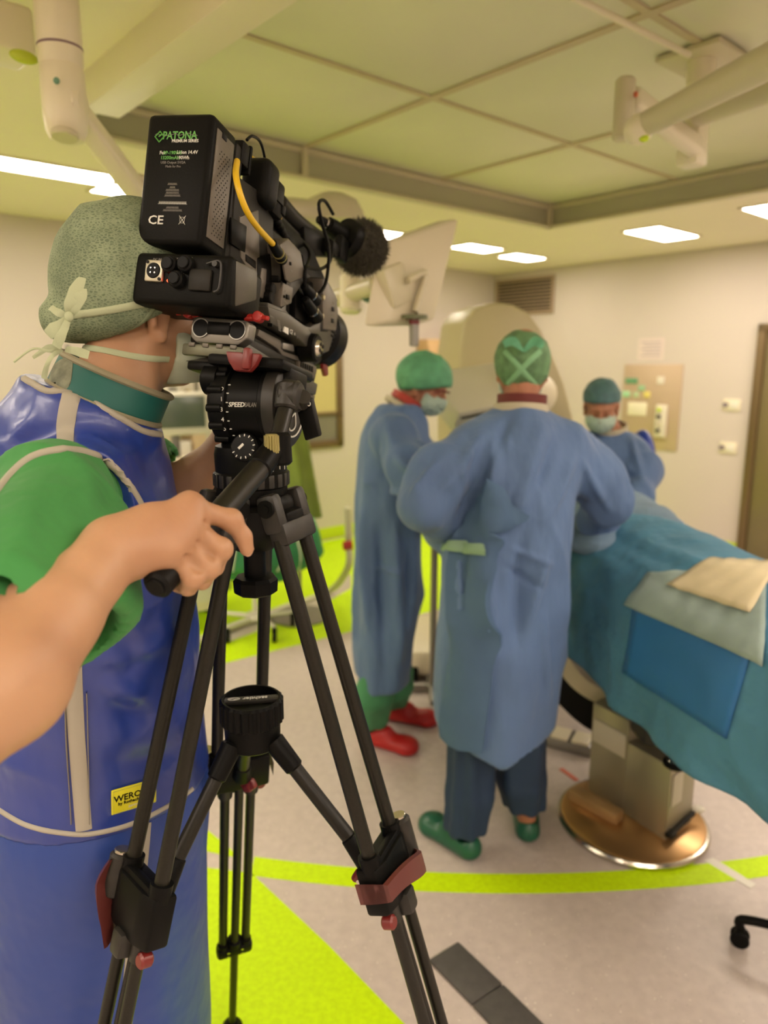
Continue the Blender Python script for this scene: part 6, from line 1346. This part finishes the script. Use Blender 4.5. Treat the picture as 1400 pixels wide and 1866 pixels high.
MB().cyl(P(640, 500, 2.55), P(640, 570, 2.55), .04, ch=.01).build('arm_joint', m_cream, mo)
MB().tube(catmull([P(648, 520, 2.5), P(665, 545, 2.45), P(690, 548, 2.4), P(700, 530, 2.38)], 6), .008, 8).build('green_cable', mat('dark_green_cable', (.04, .12, .06), .5), mo)
lh = root('lamp_head', 'pale domed lamp head behind the microphone', 'surgical light', P(610, 385, 2.9))
MB(Matrix.Translation(P(607, 392, 2.9))).lathe([(.001, .085), (.05, .08), (.10, .055), (.125, .01), (.13, -.03), (.11, -.04)], 36).build('lamp_dome', m_cream2, lh)
MB().cyl(P(500, 378, 2.6), P(590, 388, 2.85), .040, .045, ch=.01).build('lamp_arm', m_cream2, lh)
# ------------------------------------------------------------------ background gear on the left
rk = root('supply_rack', 'open supply rack full of small boxes behind the operator', 'rack', FL(330, 1060))
rx, ry = -1.62, 5.0; RM = Matrix.Translation((rx, ry, 0)) @ Matrix.Rotation(math.atan2(AX.y, AX.x), 4, 'Z')
for sx in (-.45, .45):
    for sy in (-.18, .18): MB(RM).cyl((sx, sy, .0), (sx, sy, 1.78), .014).build('upright', m_alu, rk)
for z in (.25, .70, 1.02, 1.34, 1.66): MB(RM).box((0, 0, z), (.94, .40, .018), .004).build('shelf', m_cream, rk)
cols_ = [((.62, .55, .40), 'cream'), ((.30, .34, .28), 'grey green'), ((.45, .18, .14), 'dull red'), ((.40, .40, .36), 'grey'), ((.20, .38, .22), 'green'), ((.66, .62, .55), 'white'), ((.10, .12, .13), 'dark'), ((.55, .42, .25), 'tan')]
cmat = [mat('box_'+n.replace(' ', '_'), c, .5) for c, n in cols_]; rr_ = random.Random(5); lev = {.709: 'second', 1.029: 'third', 1.349: 'fourth', 1.669: 'top'}; seen = {}
for z, nm in lev.items():
    x = -.42
    while x < .33:
        w_ = rr_.uniform(.06, .15); h_ = rr_.uniform(.09, .25 if z < 1.6 else .16); ci = rr_.randrange(8)
        pos = 'left end' if x < -.25 else 'left half' if x < -.08 else 'middle' if x < .08 else 'right half' if x < .22 else 'right end'; kd = 'bottle' if rr_.random() < .3 else 'box'
        while (nm, pos, kd, ci) in seen: ci = (ci+1) % 8
        seen[(nm, pos, kd, ci)] = 1
        if kd == 'bottle':
            o = MB(RM).lathe([(w_*.30, 0), (w_*.34, .01), (w_*.34, h_*.65), (w_*.14, h_*.8), (w_*.14, h_), (w_*.10, h_+.002)], 16, Matrix.Translation((x+w_/2, -.08, z+.001))).build('bottle', cmat[ci])
        else: o = MB(RM).box((x+w_/2, -.05, z+h_/2), (w_*.9, .22, h_), .006).build('supply_box', cmat[ci])
        tag(o, f'{cols_[ci][1]} {kd} at the {pos} of the {nm} shelf of the supply rack', kd, 'supplies on the rack'); x += w_+.012
# anaesthesia machine beside the rack
an = root('medical_cart', 'pale medical cart with monitor and hoses behind the tripod head', 'medical cart', (-1.30, 4.3, 0))
AMc = Matrix.Translation((-1.28, 4.45, 0)) @ Matrix.Rotation(.5, 4, 'Z')
MB(AMc).box((0, 0, .48), (.42, .40, .70), .02).build('cart_body', m_cream, an)
for k in range(3): MB(AMc).box((0, -.205, .28+k*.2), (.36, .012, .17), .005).build('drawer', m_white, an)
for sx in (-.17, .17):
    for sy in (-.16, .16): MB(AMc).cyl((sx-.015, sy, .05), (sx+.015, sy, .05), .05, n=20, ch=.005).build('caster', m_rub, an)
MB(AMc).box((0, .05, 1.16), (.05, .05, .72), .01).build('mast', m_alu, an)
MB(AMc).box((.02, -.05, 1.36), (.34, .06, .26), .015).build('cart_monitor', m_white, an); MB(AMc).box((.02, -.083, 1.37), (.28, .006, .19), .003).build('screen', mat('screen_off', (.10, .13, .10), .2), an)
MB(AMc).tube(catmull([(-.1, -.1, .84), (-.16, -.2, 1.0), (-.05, -.28, 1.1), (.08, -.2, .95), (.1, -.1, .84)], 8), .018, 10).build('hose', m_cream2, an)
# olive drape on a stand, green bag, roll stand
ol = root('draped_stand', 'olive green cloth hanging on a stand behind the tripod head', 'draped stand', FL(545, 1050))
oc0 = P(541, 850, 4.6); of = Field((oc0.x-.25, oc0.y-.22, .62), (oc0.x+.25, oc0.y+.22, 1.60), .012)
of.stack([(.68, oc0.x+.02, oc0.y, .13, .10), (.9, oc0.x+.02, oc0.y, .10, .09), (1.2, oc0.x-.01, oc0.y, .085, .08), (1.42, oc0.x-.03, oc0.y, .06, .06), (1.55, oc0.x-.03, oc0.y, .03, .03)], 0, lambda th, z: .12*np.sin(6*th+z*4))
sdf_obj('cloth', of, mat('olive_cloth', (.20, .27, .04), .8, noise=(5, .2)), ol, 2)
MB().cyl((oc0.x, oc0.y, .02), (oc0.x, oc0.y, 1.57), .014).build('stand_pole', m_alu, ol); MB().lathe([(.20, 0), (.20, .015), (.03, .03)], 30, Matrix.Translation((oc0.x, oc0.y, 0))).build('stand_foot', m_alu, ol)
gb = root('waste_bag_stand', 'wheeled bag stand with five black casters on the lime floor', 'bag stand', FL(470, 1150))
gc = FL(475, 1150); gcx, gcy = gc.x, gc.y
MB().cyl((gcx-.03, gcy, .10), (gcx-.03, gcy, .78), .016).build('pole', m_white, gb)
MB(Matrix.Translation((gcx-.03, gcy, 0))).lathe([(.05, .085), (.06, .09), (.05, .12), (.02, .13)], 24).build('hub', m_white, gb)
for k in range(5):
    a = 2*PI*k/5+.35; e = Vector((gcx-.03+.24*math.cos(a), gcy+.24*math.sin(a), 0))
    L_ = MB().cyl(Vector((gcx-.03, gcy, .10)), e+Vector((0, 0, .10)), .014, .011).build('spoke', m_white, gb)
    MB().cyl(e+Vector((-.012, 0, .035)), e+Vector((.012, 0, .035)), .035, n=20, ch=.004).box(tuple(e+Vector((0, 0, .075))), (.03, .03, .04), .006).build('caster', m_rub, L_)
bf_ = Field((gcx-.42, gcy-.42, .28), (gcx+.5, gcy+.35, .86), .013)
bf_.ell((gcx+.02, gcy-.05, .56), (.30, .22, .20), 0); bf_.ell((gcx-.16, gcy-.05, .60), (.14, .15, .18), .05); bf_.ell((gcx+.26, gcy-.03, .58), (.13, .14, .16), .05)
bo = sdf_obj('green_bundle', bf_, mat('green_drape_cloth', (.03, .26, .09), .65, noise=(5, .3)), None, 2, lambda V, N: V+N*(ridged(V*np.array([8, 8, 5]))*.05)[:, None]); tag(bo, 'crumpled green drape bundle tied with white cord on the wheeled stand', 'bundle')
tb2 = bvh(bo)
for q in ([(395, 1000), (410, 960), (430, 985), (425, 1040)], [(510, 985), (530, 960), (548, 1010), (540, 1050)], [(505, 1040), (520, 1010), (512, 985)]): ribbon(tb2, q, .010, 'cord', mat('white_cord', (.62, .68, .50), .7), bo, off=.004, th=.006)
ho = MB(); ho.tube(catmull([P(634, 925, 4.6), P(636, 990, 4.7), P(634, 1035, 4.75), FL(600, 1085)+Vector((0, 0, .03)), FL(520, 1115)+Vector((0, 0, .03)), FL(400, 1160)+Vector((0, 0, .03)), FL(340, 1190)+Vector((0, 0, .03))], 8), .024, 12); tag(ho.build('supply_hose', mat('pale_hose', (.55, .55, .36), .5)), 'pale thick hose curving across the lime floor behind the tripod', 'hose')
MB().sph(P(634, 995, 4.66), (.03, .03, .03), 12); o = MB().cyl(P(625, 995, 4.62), P(643, 993, 4.62), .030, ch=.006).build('red_valve', m_redb); tag(o, 'small red valve cap on the pale hose beside the left surgeon', 'valve')
# ------------------------------------------------------------------ floor things in front
cc1 = root('cable_cover', 'dark grey two-piece rubber cable cover lying on the floor in front', 'cable cover', FL(870, 1790))
e0, e1, e2 = FL(808, 1737), FL(889, 1817), FL(975, 1905); m_cov = mat('slate_rubber', (.085, .08, .075), .6, noise=(30, .2))
for a_, b_ in ((e0, e1), (e1, e2)):
    d = (b_-a_).normalized(); c = (a_+b_)/2; MB(xf((c.x, c.y, .006), d)).prism([(-(b_-a_).length/2+.002, -.055), ((b_-a_).length/2-.002, -.055), ((b_-a_).length/2-.002, .055), (-(b_-a_).length/2+.002, .055)], -.005, .006, .003).build('cover_piece', m_cov, cc1)
stl = root('stool', 'stool base with black casters at the lower right edge of the photo', 'stool', (1.24, 1.66, 0))
w0 = FL(1347, 1722); hub_ = Vector((w0.x+.225, w0.y-.12, 0)); a0 = math.atan2(w0.y-hub_.y, w0.x-hub_.x); R_ = (w0-hub_).length
MB(Matrix.Translation(hub_)).lathe([(.03, .07), (.035, .08), (.03, .12), (.022, .13), (.022, .46)], 24).build('gas_lift', m_blk, stl)
for k in range(5):
    a = a0+2*PI*k/5; e = hub_+Vector((R_*math.cos(a), R_*math.sin(a), 0)); d = Vector((math.cos(a), math.sin(a), 0))
    L_ = MB().tube(catmull([hub_+Vector((0, 0, .105)), hub_+d*R_*.6+Vector((0, 0, .100)), e+Vector((0, 0, .085)), e+Vector((0, 0, .055))], 5), .013, 10).build('leg', m_blk, stl)
    tgv = Vector((-d.y, d.x, 0)); cst = MB()
    for s_ in (-1, 1): cst.cyl(e+tgv*.005*s_+Vector((0, 0, .026)), e+tgv*.019*s_+Vector((0, 0, .026)), .026, n=24, ch=.004)
    cst.box(tuple(e+Vector((0, 0, .046))), (.03, .03, .02), .006); cst.build('caster', m_blk, L_)
MB(Matrix.Translation(hub_)).lathe([(.15, .46), (.17, .47), (.175, .51), (.16, .53)], 36).build('seat', m_dark, stl)
